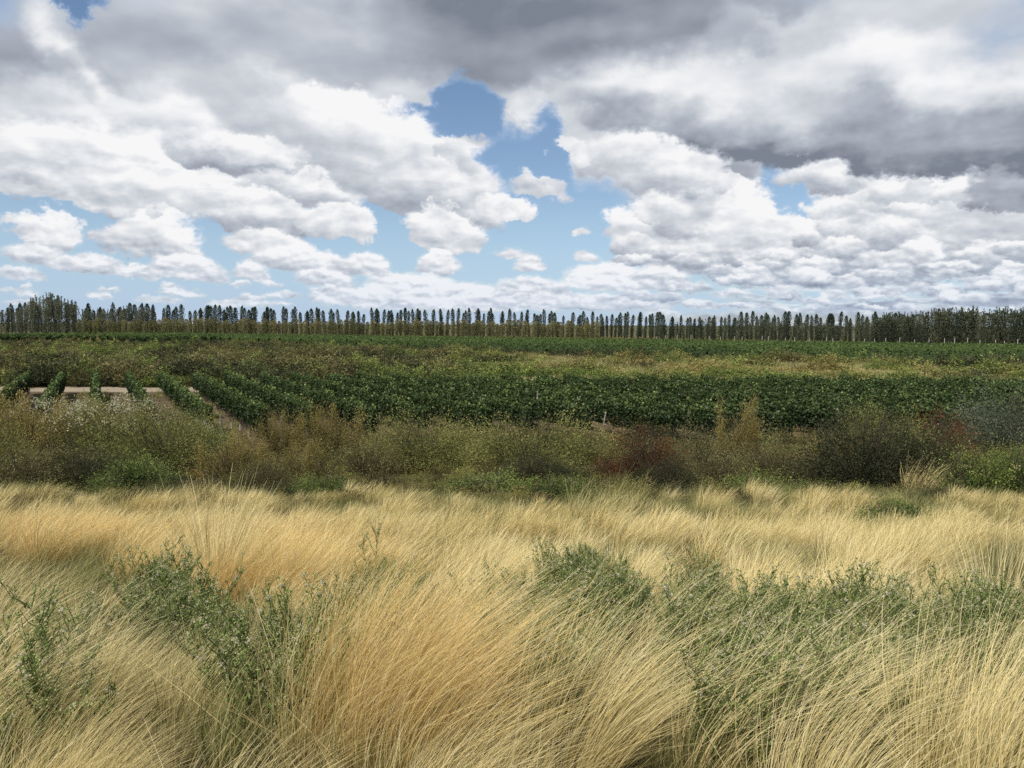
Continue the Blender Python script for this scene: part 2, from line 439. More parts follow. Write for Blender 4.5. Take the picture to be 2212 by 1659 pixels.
# ================================================================ ground
def ground_mat(gg):
    geo = gg.n('ShaderNodeNewGeometry'); P = geo.outputs['Position']
    x, y, z = gg.sep(P)
    n1 = gg.noise(P, .9, 6, .62); n2 = gg.noise(P, .06, 5, .6); n3 = gg.noise(P, .012, 4, .55)
    near = ramp_(gg, n1, [(.25, (.045, .034, .02)), (.5, (.095, .072, .038)), (.75, (.17, .13, .07))])
    soil = ramp_(gg, n1, [(.3, (.075, .056, .036)), (.7, (.145, .112, .07))])
    scrubc = ramp_(gg, gg.m('ADD', gg.m('MULTIPLY', n2, .6), gg.m('MULTIPLY', n1, .4)), [(.3, (.045, .045, .02)), (.5, (.10, .088, .038)), (.68, (.21, .17, .07))])
    far = ramp_(gg, n3, [(.3, (.07, .075, .042)), (.7, (.15, .135, .08))])
    def mixc(f, a, b):
        m = gg.n('ShaderNodeMix', data_type='RGBA'); gg.l(f, m.inputs[0]); gg.l(a, m.inputs[6]); gg.l(b, m.inputs[7]); return m.outputs[2]
    yw = gg.m('MULTIPLY_ADD', gg.m('SUBTRACT', n2, .5), 6.0, y)
    c = mixc(gg.ss(yw, 41, 44), near, soil)
    c = mixc(gg.ss(yw, 84, 88), c, scrubc)
    c = mixc(gg.ss(y, 440, 520), c, far)
    bp = gg.n('ShaderNodeBump'); bp.inputs['Strength'].default_value = .5; bp.inputs['Distance'].default_value = .06; gg.l(n1, bp.inputs['Height'])
    d = gg.n('ShaderNodeBsdfDiffuse'); gg.l(c, d.inputs[0]); gg.l(bp.outputs[0], d.inputs['Normal'])
    return d.outputs[0]
M_ground = material('earth', ground_mat)
xs = np.concatenate([-np.geomspace(30000, 60, 26), np.linspace(-52, 52, 105), np.geomspace(60, 30000, 26)])
ys = np.concatenate([-np.geomspace(4000, 20, 14), np.linspace(-18, 50, 103), np.geomspace(54, 40000, 46)])
gx, gy = np.meshgrid(xs, ys); nx, ny = len(xs), len(ys)
V = np.stack([gx, gy, gz(gx, gy)], -1).reshape(-1, 3)
ii = (np.arange(ny-1)[:, None]*nx + np.arange(nx-1)[None]).ravel()
F = np.stack([ii, ii+1, ii+nx+1, ii+nx], -1)
set_props(link('ground', make_mesh('ground', V, F, M_ground, smooth=True)), kind='structure')
def sheet(name, pts, z, mat, res=60, kind='structure'):
    """a flat sheet between two polylines (near edge, far edge), each a list of (x, y)"""
    a, b = np.array(pts[0], float), np.array(pts[1], float)
    t = np.linspace(0, 1, res)
    f = lambda p: np.stack([np.interp(t, np.linspace(0, 1, len(p)), p[:, i]) for i in (0, 1)], -1)
    A, B = f(a), f(b)
    j = lambda: rng.normal(0, .12, res)
    A[:, 1] += j(); B[:, 1] += j()
    v = np.concatenate([np.c_[A, np.full(res, z)], np.c_[B, np.full(res, z)]])
    i = np.arange(res-1)
    return set_props(link(name, make_mesh(name, v, np.stack([i, i+1, i+1+res, i+res], -1), mat)), kind=kind)
M_track = plain('packed_sand', (.24, .195, .14), (.34, .28, .205), .8)
sheet('dirt_track', [[(-90, 75.6), (-22, 75)], [(-90, 84), (-23, 83)]], .012, M_track)
sheet('field_track', [[(-140, 232), (60, 165), (140, 112)], [(-150, 238), (62, 171), (146, 118)]], .012, plain('track_soil', (.2, .16, .11), (.3, .25, .18), .5))

# ================================================================ poplars along the field's far side
def poplar_mesh(name, H, wid, n, size, mat, taper=.9, feather=0.0, low=.08):
    t = rng.beta(1.0, .9, n)*(1-low)+low
    q = np.clip((t-low)/(1-low), 0, 1); prof = np.minimum(.72+.40*q, 1)*np.clip((1-q)/.17, 0, 1)**.45*np.clip(q/.06, .25, 1)
    bump = 1+.22*np.sin(t*17+rng.uniform(0, 6))*np.sin(t*9+rng.uniform(0, 6))
    th = rng.uniform(0, 2*math.pi, n); rr = np.sqrt(rng.uniform(0.05, 1, n))
    lean = rng.normal(0, .25, 2)
    r = rr*wid*prof*bump*(1+.3*np.sin(3*th+t*9))
    c = np.stack([np.cos(th)*r+lean[0]*t*t, np.sin(th)*r+lean[1]*t*t, t*H], -1)
    if feather:
        k = rng.integers(3, 6); tips = rng.normal(0, wid*.6, (k, 2)); m = rng.random(n) < .25*feather
        i = rng.integers(0, k, n); tt = rng.uniform(.5, 1.12, n)
        c2 = np.stack([tips[i, 0]*tt+rng.normal(0, .12, n), tips[i, 1]*tt+rng.normal(0, .12, n), tt*H], -1)
        c[m] = c2[m]
    d = np.stack([np.cos(th)*.45, np.sin(th)*.45, np.ones(n)], -1)+rng.normal(0, .3, (n, 3))
    v, f = cards(c, d, rng.uniform(.7, 1.3, n)*size, .55)
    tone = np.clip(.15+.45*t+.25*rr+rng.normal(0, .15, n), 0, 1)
    return make_mesh(name, v, f, mat, np.repeat(tone, 4))
def trunk_mesh(name, H, r, mat=None):
    p = np.array([[0, 0, -.3], [r*.3, 0, H*.33], [0, r*.4, H*.66]]); q = np.array([[r*.3, 0, H*.33], [0, r*.4, H*.66], [0, 0, H*.95]])
    v, f = tubes(p, q, np.array([r, r*.75, r*.45]), np.array([r*.75, r*.45, r*.1]), 6)
    return make_mesh(name, v, f, mat or M_bark)
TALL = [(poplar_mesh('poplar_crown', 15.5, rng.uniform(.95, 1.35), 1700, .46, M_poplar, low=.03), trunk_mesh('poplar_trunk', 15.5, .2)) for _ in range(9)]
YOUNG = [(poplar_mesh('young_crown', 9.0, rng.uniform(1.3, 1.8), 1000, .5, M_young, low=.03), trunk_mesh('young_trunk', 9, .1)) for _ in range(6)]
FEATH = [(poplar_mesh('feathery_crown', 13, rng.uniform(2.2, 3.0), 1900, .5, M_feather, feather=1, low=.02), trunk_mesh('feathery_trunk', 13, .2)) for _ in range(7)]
TL = np.array([(-420, 520), (-306, 497), (0, 447), (90, 372), (167, 275), (215, 200)], float)
def treeline(px, off=0.0):
    """the point of the tree line that stands over photograph column px"""
    v = RM @ np.array([(px-1106)/1804.0, 0.06, -1.0]); s = v[0]/v[1]
    for (x0, y0), (x1, y1) in zip(TL[:-1], TL[1:]):
        den = (x1-x0)-s*(y1-y0); t = (s*y0-x0)/den
        if -1e-6 <= t <= 1+1e-6:
            y = y0+t*(y1-y0)+off; return s*y, y
    return s*300, 300
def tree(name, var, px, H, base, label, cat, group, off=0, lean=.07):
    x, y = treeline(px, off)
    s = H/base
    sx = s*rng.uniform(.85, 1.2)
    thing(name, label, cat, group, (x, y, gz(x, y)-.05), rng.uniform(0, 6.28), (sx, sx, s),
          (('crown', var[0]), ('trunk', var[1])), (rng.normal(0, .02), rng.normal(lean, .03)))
R_ = random.Random(4)
px = 18.0
while px < 1975:
    x, y = treeline(px)
    if px < 1100: top = np.interp(px, [0, 180, 400, 700, 1100], [653, 655, 657, 665, 667])
    else: top = np.interp(px, [1100, 1400, 1550, 1950], [667, 675, 673, 674])
    base = 6.2*1804/y; H = (699+.004*(px-1106)-top)*y/1804 + 6.2
    H *= R_.uniform(.80, 1.08)
    tree('poplar_tree', R_.choice(TALL), px, H, 15.5, 'slender dark green poplar in the long row beyond the fields', 'poplar',
         'tall dark poplars in the row', off=R_.uniform(-3, 3))
    px += R_.choice([5.5, 7, 8, 9, 10.5, 14.5])
    if R_.random() < .03: px += 9
px = 172.0
while px < 1300:
    x, y = treeline(px, -22); H = 34*y/1804*R_.uniform(.82, 1.12)
    tree('young_poplar', R_.choice(YOUNG), px, H, 9.0, 'short yellowish green young poplar standing in front of the tall dark ones', 'young poplar',
         'young poplars in front of the tall row', off=-22+R_.uniform(-1, 1), lean=0)
    px += R_.uniform(8.5, 13)
def feath(x0, x1, step, top, lab, grp, off=-6, var=None):
    px = x0
    while px < x1:
        x, y = treeline(px, off); t = np.interp(px, top[0], top[1]) + R_.uniform(-3, 10)
        H = (699+.004*(px-1106)-t)*y/1804+6.2
        tree('feathery_tree', R_.choice(var or FEATH), px, H, 13, lab, 'tree', grp, off=off+R_.uniform(-4, 4))
        px += R_.uniform(*step)
M_featherpale = leafy('pale_feathery_leaf', [(0, (.06, .072, .05)), (.5, (.13, .145, .095)), (1, (.27, .27, .18))], .2, .3, .02, inst=.6)
FEATHL = [(poplar_mesh('feathery_crown', 13, rng.uniform(1.9, 2.8), 1900, .42, M_featherpale, feather=1.6, low=.02), trunk_mesh('feathery_trunk', 13, .2, M_palebark)) for _ in range(6)]
feath(-20, 175, (9, 14), ([0, 60, 110, 150, 180], [672, 655, 637, 645, 665]), 'tall ragged grey-green tree in the clump at the left end of the tree line', 'ragged trees at the left end', -14, FEATHL)
feath(180, 330, (8, 13), ([180, 330], [668, 664]), 'grey-green feathery tree standing just right of the left clump in the tree line', 'feathery trees beside the left clump', -12, FEATHL)
feath(1350, 1985, (10, 17), ([1350, 1500, 1700, 1985], [702, 690, 694, 690]), 'bushy dark tree growing low in front of the right part of the poplar row', 'bushy trees under the right poplars', -8)
feath(1890, 2240, (8, 12), ([1890, 2000, 2060, 2240], [684, 672, 666, 674]), 'dark ragged tree with thin shoots on top in the dense right end', 'ragged trees at the dense right end', -5)

# ================================================================ vineyards
VD = np.array([-0.4466, 0.8947])                        # direction of the rows
def vine_mesh(name, length, per_m, size, mat, width=.42, h0=.55, h1=1.9, lift=.35):
    n = int(length*per_m)
    s = rng.uniform(0, length, n)
    wob = .08*np.sin(s*1.1+rng.uniform(0, 6))+.05*np.sin(s*3.7+rng.uniform(0, 6))
    top = h1+.10*np.sin(s*.9+rng.uniform(0, 6))+.08*np.sin(s*4.1+rng.uniform(0, 6))+.05*np.sin(s*9+rng.uniform(0, 6))
    hz = h0+(top-h0)*rng.beta(1.5, 1.15, n)
    th = rng.uniform(0, 2*math.pi, n)
    wd = width*(1+.25*np.sin(s*2.3+rng.uniform(0, 6)))*np.sqrt(rng.uniform(.25, 1, n))*(1-.35*((hz-1.2)/.7)**2).clip(.3, 1)
    sh = rng.random(n) < .04; hz[sh] += rng.uniform(.05, lift, sh.sum())      # shoots above the canopy
    c = np.stack([wob+np.cos(th)*wd, s, hz], -1)
    d = np.stack([np.cos(th)*.8, rng.normal(0, .8, n), -rng.uniform(-.2, 1.0, n)], -1)
    v, f = cards(c, d, size*rng.uniform(.7, 1.25, n), .95)
    tone = np.clip(.04+.58*((hz-h0)/(h1-h0))**3+rng.normal(0, .07, n)+.25*sh, 0, 1)  # paler with height: sunlit tops and shaded sides painted into the leaves
    return make_mesh(name, v, f, mat, np.repeat(tone, 4))
def vine_trunks(name, length):
    s = np.arange(.6, length, 1.25); s = s+rng.normal(0, .08, len(s)); k = len(s)
    a = np.stack([rng.normal(0, .04, k), s, np.full(k, -.02)], -1); b = a+np.stack([rng.normal(0, .06, k), rng.normal(0, .06, k), np.full(k, .85)], -1)
    return make_mesh(name, *tubes(a, b, .035, .025, 5), M_bark)
def post_mesh(name, h, r=.045):
    z = np.linspace(0, h, 4); P = np.stack([.012*np.sin(z*3), .01*np.cos(z*2), z], -1)
    v1 = tubes(P[:-1], P[1:], r, r*.93, 7)
    v2 = tubes(P[-1:], P[-1:]+np.array([[0, 0, .015]]), r*.93, r*.2, 7)
    return make_mesh(name, *join(v1, v2), M_wood)
LEN = 33.4
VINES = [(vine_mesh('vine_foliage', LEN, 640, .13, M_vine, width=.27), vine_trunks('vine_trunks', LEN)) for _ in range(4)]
ang = math.atan2(-VD[0], VD[1])
y_near = 42.0
for k in range(-3, 30):
    yn = y_near+(1.4 if k < 10 else 0)+rng.uniform(-.5, .5); x0 = -36+2.9*k+(72-yn)*.499
    v = VINES[k % 4]
    ORD = ['first', 'second', 'third', 'fourth', 'fifth', 'sixth', 'seventh', 'eighth', 'ninth', 'tenth', 'eleventh', 'twelfth']
    grp = 'vine rows of the near plot'
    if k < -1: lab = 'vine row mostly cut off by the left edge of the picture'
    elif k <= 3: lab = ORD[k+1]+' leafy vine row from the left, standing on bare soil before the sandy track'
    elif k <= 10: lab = ORD[k+1]+' vine row from the left, slanting away tight beside its neighbours'
    else: lab = 'dense dark green vine row crowded among its neighbours behind the bushes'
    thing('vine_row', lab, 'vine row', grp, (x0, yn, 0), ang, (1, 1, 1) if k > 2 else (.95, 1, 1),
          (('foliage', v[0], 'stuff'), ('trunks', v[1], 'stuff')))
POST = post_mesh('post', 2.25); POST_S = post_mesh('short_post', 1.5, .05)
for (ppx, top, base, lab) in [
    (1161, 842, 905, 'tallest thin grey post sticking out of the vines near the middle of the plot'),
    (1038, 862, 905, 'grey wooden post left of the tallest one in the vines'),
    (1247, 858, 905, 'grey wooden post right of the tallest one in the vines'),
    (963, 856, 880, 'short grey post tip showing above the vines left of the two middle posts'),
    (1347, 876, 905, 'grey post top showing above the nearest vines right of the middle'),
    (683, 842, 885, 'thin grey post tip among the slanting vine rows left of the middle'),
    (1522, 843, 870, 'pale post tip in the far right part of the near vines')]:
    d = 6.2*1804/(base-699); x, y = at(ppx, base+18)
    x, y = at(ppx, 699 + 6.2*(base+20-699)/6.2)
    zt = CAM_Z-(top-699-.004*(ppx-1106))*y/1804
    thing('vineyard_post', lab, 'post', 'trellis posts in the near vines', (x, y, 0), rng.uniform(0, 6), (1, 1, max(zt, 1.9)/2.265), (('post', POST),), (0, rng.normal(0, .03)))
for (ppx, base, lab, tl) in [
    (1298, 948, 'leaning grey end post in front of the vines above the olive bushes', .18),
    (478, 958, 'grey end post at the foot of the slanting vine rows by the left bushes', 0),
    (608, 962, 'grey end post beside the tan spiky shrub', .02),
    (1708, 950, 'grey end post under the dark vines on the right', -.05)]:
    x, y = at(ppx, base)
    thing('end_post', lab, 'post', 'end posts of the near vine rows', (x, y, gz(x, y)), 0, 1.0, (('post', POST_S),), (0, tl))
tube_m = make_mesh('tube', *tubes(np.array([[0, 0, 0.]]), np.array([[0, 0, .34]]), .042, .038, 8), M_white)
for (ppx, base, lab) in [(537, 945, 'white vine guard tube on the soil, lowest of the three by the slanting rows'),
                         (500, 925, 'white vine guard tube by the slanting rows, leftmost of three'),
                         (519, 929, 'white vine guard tube in the middle of the three by the slanting rows')]:
    x, y = at(ppx, base)
    o = link('vine_guard', tube_m, None, (x, y, gz(x, y))); set_props(o, lab, 'vine guard', 'white vine guards')
# farther plots
def far_plot(name, near, far, label, spacing=2.7, per_m=16, mat=None, size=.42):
    """rows in VD direction between two polylines near(x)->y and far(x)->y; joined, too far to tell apart"""
    near, far = np.array(near, float), np.array(far, float)
    C, S, T = [], [], []
    xs0 = np.arange(min(near[:, 0].min(), far[:, 0].min())-120, near[:, 0].max()+150, spacing)
    V, Fc, off = [], [], 0
    for x0 in xs0:
        s = np.linspace(0, 560, 1200)
        X, Y = x0+VD[0]*s, 100+VD[1]*s
        ok = (Y > np.interp(X, near[:, 0], near[:, 1])) & (Y < np.interp(X, far[:, 0], far[:, 1])) & (np.abs(X)/Y < .72)
        ok &= (X > near[0, 0]) & (X < near[-1, 0]+40)
        if ok.sum() < 5: continue
        a, b = s[ok][0], s[ok][-1]
        # hedge body
        m = max(3, int((b-a)/1.2)); t = np.linspace(a, b, m)
        w = .38+rng.normal(0, .05, m); h = 1.65+rng.normal(0, .09, m)
        N = np.array([VD[1], -VD[0]])
        base = np.stack([x0+VD[0]*t, 100+VD[1]*t], -1)
        L1 = np.c_[base+N*w[:, None]*.8, np.full(m, .5)]; L2 = np.c_[base+N*w[:, None], np.full(m, 1.2)]; L3 = np.c_[base+N*w[:, None]*.4, h]
        R3 = np.c_[base-N*w[:, None]*.4, h]; R2 = np.c_[base-N*w[:, None], np.full(m, 1.2)]; R1 = np.c_[base-N*w[:, None]*.8, np.full(m, .5)]
        V.append(np.concatenate([L1, L2, L3, R3, R2, R1])); i = np.arange(m-1)
        for q in range(5): Fc.append(off+np.stack([i+q*m, i+1+q*m, i+1+(q+1)*m, i+(q+1)*m], -1))
        off += 6*m
        n = int((b-a)*per_m); t = rng.uniform(a, b, n); u = rng.normal(0, .3, n)
        C.append(np.stack([x0+VD[0]*t+N[0]*u, 100+VD[1]*t+N[1]*u, rng.uniform(.8, 1.95, n)+.12*np.sin(t*.8)], -1))
    C = np.concatenate(C); n = len(C)
    v, f = cards(C, rng.normal(0, 1, (n, 3)), size*rng.uniform(.7, 1.3, n), .9)
    Vh = np.concatenate(V); Fh = np.concatenate(Fc)
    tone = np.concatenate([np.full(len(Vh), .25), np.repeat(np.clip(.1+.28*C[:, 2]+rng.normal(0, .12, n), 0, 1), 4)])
    me = make_mesh(name, *join((Vh, Fh), (v, f)), mat or M_vine_far, tone)
    return set_props(link(name, me), label, 'vineyard', None, 'stuff')
M_vineA = leafy('vine_leaf_bright', [(.0, (.038, .058, .022)), (.5, (.080, .120, .040)), (1, (.155, .215, .072))], .25, .2, .04)  # far vine leaf made brighter: sun on the row tops painted in
far_plot('distant_vineyard', [(-210, 330), (-117, 296), (0, 214), (93, 169), (150, 140)], [(-260, 420), (-180, 410), (0, 300), (122, 222), (190, 180)],
         'bright green band of vines in front of the poplar row', mat=M_vineA, per_m=9)
far_plot('middle_vineyard', [(-60, 215), (0, 168), (69, 125), (110, 104)], [(-60, 226), (0, 198), (84, 150), (130, 124)],
         'darker green band of vines between the yellow scrub and the bright band', per_m=14)
LENC = 60.0
CV = [(vine_mesh('far_vine_foliage', LENC, 60, .42, M_vine_far, lift=.2),) for _ in range(3)]
for k in range(26):
    # rows of the left plot: their near ends lie along the edge of the scrub
    ppx = -40+k*22
    yb = np.interp(ppx, [0, 200, 320, 560], [741, 743, 744, 734])
    x, y = at(ppx, yb)
    thing('far_vine_row', 'distant vine row fanning out in the plot under the left tree line', 'vine row', 'distant vine rows at the far left', (x, y, 0), ang, (1, 1, 1), (('foliage', CV[k % 3][0], 'stuff'),))
# white posts along the far edge of the right plots
PP = post_mesh('pale_post', 2.6, .10)
PP.materials[0] = plain('pale_wood', (.34, .32, .28), (.5, .48, .42), 10)
for k in range(30):
    ppx = 1385+k*28+R_.uniform(-9, 9)
    if ppx > 2215: break
    v = RM @ np.array([(ppx-1106)/1804.0, 0, -1.0]); s = v[0]/v[1]
    y = np.interp(s, [0, .35, .62], [300, 262, 226]); 
    thing('boundary_post', 'pale post in the line along the far side of the bright vines on the right', 'post', 'pale posts below the right trees', (s*y, y, 0), 0, (1, 1, R_.uniform(.85, 1.2)), (('post', PP),))

# ================================================================ scattering (one object each, real instanced geometry)
def source(name, meshes):
    """a collection of plant meshes kept out of the scene, for instancing"""
    c = bpy.data.collections.new(name)
    for i, m in enumerate(meshes):
        o = bpy.data.objects.new('%s_%02d' % (name, i), m); c.objects.link(o)
    return c
def scatter(name, P, rz, scl, idx, coll, label, cat, tilt=None):
    P = np.asarray(P, np.float32); n = len(P)
    me = bpy.data.meshes.new(name); me.vertices.add(n); me.vertices.foreach_set('co', P.ravel())
    rot = np.zeros((n, 3), np.float32); rot[:, 2] = rz
    if tilt is not None: rot[:, :2] = tilt
    a = me.attributes.new('turn', 'FLOAT_VECTOR', 'POINT'); a.data.foreach_set('vector', rot.ravel())
    s = np.asarray(scl, np.float32); s = np.repeat(s[:, None], 3, 1) if s.ndim == 1 else s
    a = me.attributes.new('size', 'FLOAT_VECTOR', 'POINT'); a.data.foreach_set('vector', s.ravel())
    a = me.attributes.new('pick', 'INT', 'POINT'); a.data.foreach_set('value', np.asarray(idx, np.int32))
    me.update()
    o = link(name, me); ng = bpy.data.node_groups.new(name, 'GeometryNodeTree')
    ng.interface.new_socket('Geometry', in_out='INPUT', socket_type='NodeSocketGeometry')
    ng.interface.new_socket('Geometry', in_out='OUTPUT', socket_type='NodeSocketGeometry')
    N = ng.nodes; gi = N.new('NodeGroupInput'); go = N.new('NodeGroupOutput')
    ci = N.new('GeometryNodeCollectionInfo'); ci.inputs['Collection'].default_value = coll
    ci.inputs['Separate Children'].default_value = True; ci.inputs['Reset Children'].default_value = True
    iop = N.new('GeometryNodeInstanceOnPoints')
    def na(nm, t):
        x = N.new('GeometryNodeInputNamedAttribute'); x.data_type = t; x.inputs[0].default_value = nm
        return x.outputs[0]
    L = ng.links
    e2r = N.new('FunctionNodeEulerToRotation'); L.new(na('turn', 'FLOAT_VECTOR'), e2r.inputs[0])
    L.new(gi.outputs[0], iop.inputs['Points']); L.new(ci.outputs[0], iop.inputs['Instance'])
    iop.inputs['Pick Instance'].default_value = True; L.new(na('pick', 'INT'), iop.inputs['Instance Index'])
    L.new(e2r.outputs[0], iop.inputs['Rotation']); L.new(na('size', 'FLOAT_VECTOR'), iop.inputs['Scale'])
    L.new(iop.outputs[0], go.inputs[0])
    md = o.modifiers.new('plants', 'NODES'); md.node_group = ng
    return set_props(o, label, cat, None, 'stuff')

# ================================================================ bushes
def bush_mesh(name, mat, w=1.5, h=1.9, twigs=330, per=26, size=.075, aspect=.34, lumps=3, wild=.25, spires=0, droop=.0):
    """twigs fan out of the foot to an uneven shell and carry small leaves along them"""
    ph = rng.uniform(0, 6.28, 6)
    th = rng.uniform(0, 2*math.pi, twigs); u = rng.beta(1.3, 1.6, twigs)        # u: how upright
    el_ = np.arcsin(np.clip(u*1.02, 0, 1))
    rad = 1+.20*np.sin(lumps*th+ph[0])+.16*np.sin(5*th+ph[1]+u*5)+rng.normal(0, .09, twigs)+wild*rng.random(twigs)**5
    end = np.stack([np.cos(th)*np.cos(el_)*w*rad, np.sin(th)*np.cos(el_)*w*rad, (.12+.88*np.sin(el_))*h*rad*(.85+.15*np.sin(2*th+ph[2]))], -1)
    if spires:
        k = rng.integers(0, spires, twigs); sx = rng.uniform(-w*.8, w*.8, spires); sy = rng.uniform(-w*.6, w*.6, spires); sh = h*rng.uniform(.7, 1.25, spires)
        m = rng.random(twigs) < .55
        tt = rng.beta(2, 1.2, twigs)
        e2 = np.stack([sx[k]+rng.normal(0, .09, twigs), sy[k]+rng.normal(0, .09, twigs), sh[k]*tt], -1); end[m] = e2[m]
    st = np.stack([rng.normal(0, w*.18, twigs), rng.normal(0, w*.18, twigs), np.zeros(twigs)], -1)
    if spires: st[m, 0] = sx[k][m]*.85; st[m, 1] = sy[k][m]*.85; st[m, 2] = end[m, 2]*.45
    mid = (st+end)/2+np.array([0, 0, h*.16])
    t = rng.beta(2.2, 1.1, (twigs, per))[..., None]
    P = (1-t)**2*st[:, None]+2*t*(1-t)*mid[:, None]+t*t*end[:, None]
    D = unit(2*(1-t)*(mid-st)[:, None]+2*t*(end-mid)[:, None])
    P = P+rng.normal(0, .035+.05*w/1.5, P.shape)*np.array([1, 1, .8])
    D = D+rng.normal(0, .5, D.shape)
    P = P.reshape(-1, 3); D = D.reshape(-1, 3); P[:, 2] = np.maximum(P[:, 2], .02); n = len(P)
    v, f = cards(P, D, size*rng.uniform(.6, 1.4, n), aspect)
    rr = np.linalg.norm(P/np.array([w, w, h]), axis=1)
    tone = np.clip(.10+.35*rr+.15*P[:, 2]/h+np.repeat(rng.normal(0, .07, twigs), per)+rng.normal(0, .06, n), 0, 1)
    return make_mesh(name, v, f, mat, np.repeat(tone, 4))
def twig_mesh(name, w, h, n=75, mat=None):
    th = rng.uniform(0, 6.28, n); e = rng.uniform(.35, 1.3, n)
    a = np.stack([rng.normal(0, w*.1, n), rng.normal(0, w*.1, n), np.full(n, -.05)], -1)
    b = a+np.stack([np.cos(th)*np.cos(e)*w*.55, np.sin(th)*np.cos(e)*w*.55, np.sin(e)*h*.55], -1)
    c = b+np.stack([np.cos(th)*np.cos(e)*w*.45, np.sin(th)*np.cos(e)*w*.45, np.sin(e)*h*.46], -1)+rng.normal(0, .08, (n, 3))
    return make_mesh(name, *tubes(np.concatenate([a, b]), np.concatenate([b, c]), np.r_[np.full(n, .016), np.full(n, .010)], np.r_[np.full(n, .010), np.full(n, .003)], 3), mat or M_bark)
def heads_mesh(name, mat, w, h, n, size=.03, clump=9, top=.55):
    """clusters of small seed heads over the upper part of a bush"""
    m = max(1, n//clump); th = rng.uniform(0, 6.28, m); u = rng.uniform(top, 1, m); e = np.arcsin(np.clip(u, 0, 1))
    c = np.stack([np.cos(th)*np.cos(e)*w, np.sin(th)*np.cos(e)*w, np.sin(e)*h*rng.uniform(.85, 1.08, m)], -1)
    P = (c[:, None]+rng.normal(0, .07, (m, clump, 3))).reshape(-1, 3); k = len(P)
    v1 = cards(P, rng.normal(0, 1, (k, 3)), size*rng.uniform(.6, 1.3, k), .9)
    v2 = cards(P, rng.normal(0, 1, (k, 3)), size*rng.uniform(.6, 1.3, k), .9)
    V_, F_ = join(v1, v2)
    return make_mesh(name, V_, F_, mat, rng.uniform(.2, 1, len(V_)))
KINDS = {}
for kd, kw in {'olive': dict(w=1.7, h=1.9, twigs=640, per=32, size=.062), 'green': dict(w=1.2, h=1.0, twigs=340, size=.06, aspect=.5),
               'dark': dict(w=1.7, h=1.9, twigs=560, per=30, size=.066), 'tan': dict(w=1.4, h=1.7, twigs=520, per=30, size=.055, spires=9),
               'brown': dict(w=1.5, h=1.3, twigs=460, per=28, size=.058), 'rust': dict(w=1.2, h=1.4, twigs=420, per=28, size=.055),
               'grey': dict(w=1.6, h=2.0, twigs=560, per=30, size=.06), 'yellow': dict(w=1.2, h=.9, twigs=240, size=.07)}.items():
    KINDS[kd] = [(bush_mesh(kd+'_foliage', BUSH[kd], **kw), twig_mesh('twigs', kw['w'], kw['h'])) for _ in range(2)]
HEADS = {'white': heads_mesh('seed_heads', M_fluff, 1.5, 1.75, 650, .04), 'cream': heads_mesh('seed_heads', M_bud, 1.35, 1.45, 700, .035, top=.1),
         'flower': heads_mesh('flower_heads', leafy('small_flowers', [(0, (.40, .36, .14)), (1, (.66, .60, .30))], .2, .1, 1), 1.3, 1.2, 420, .04, top=.1)}
DIM = {'olive': (1.7, 1.9), 'green': (1.2, 1.0), 'dark': (1.7, 1.9), 'tan': (1.4, 1.7), 'brown': (1.5, 1.3), 'rust': (1.2, 1.4), 'grey': (1.6, 2.0), 'yellow': (1.2, .9)}
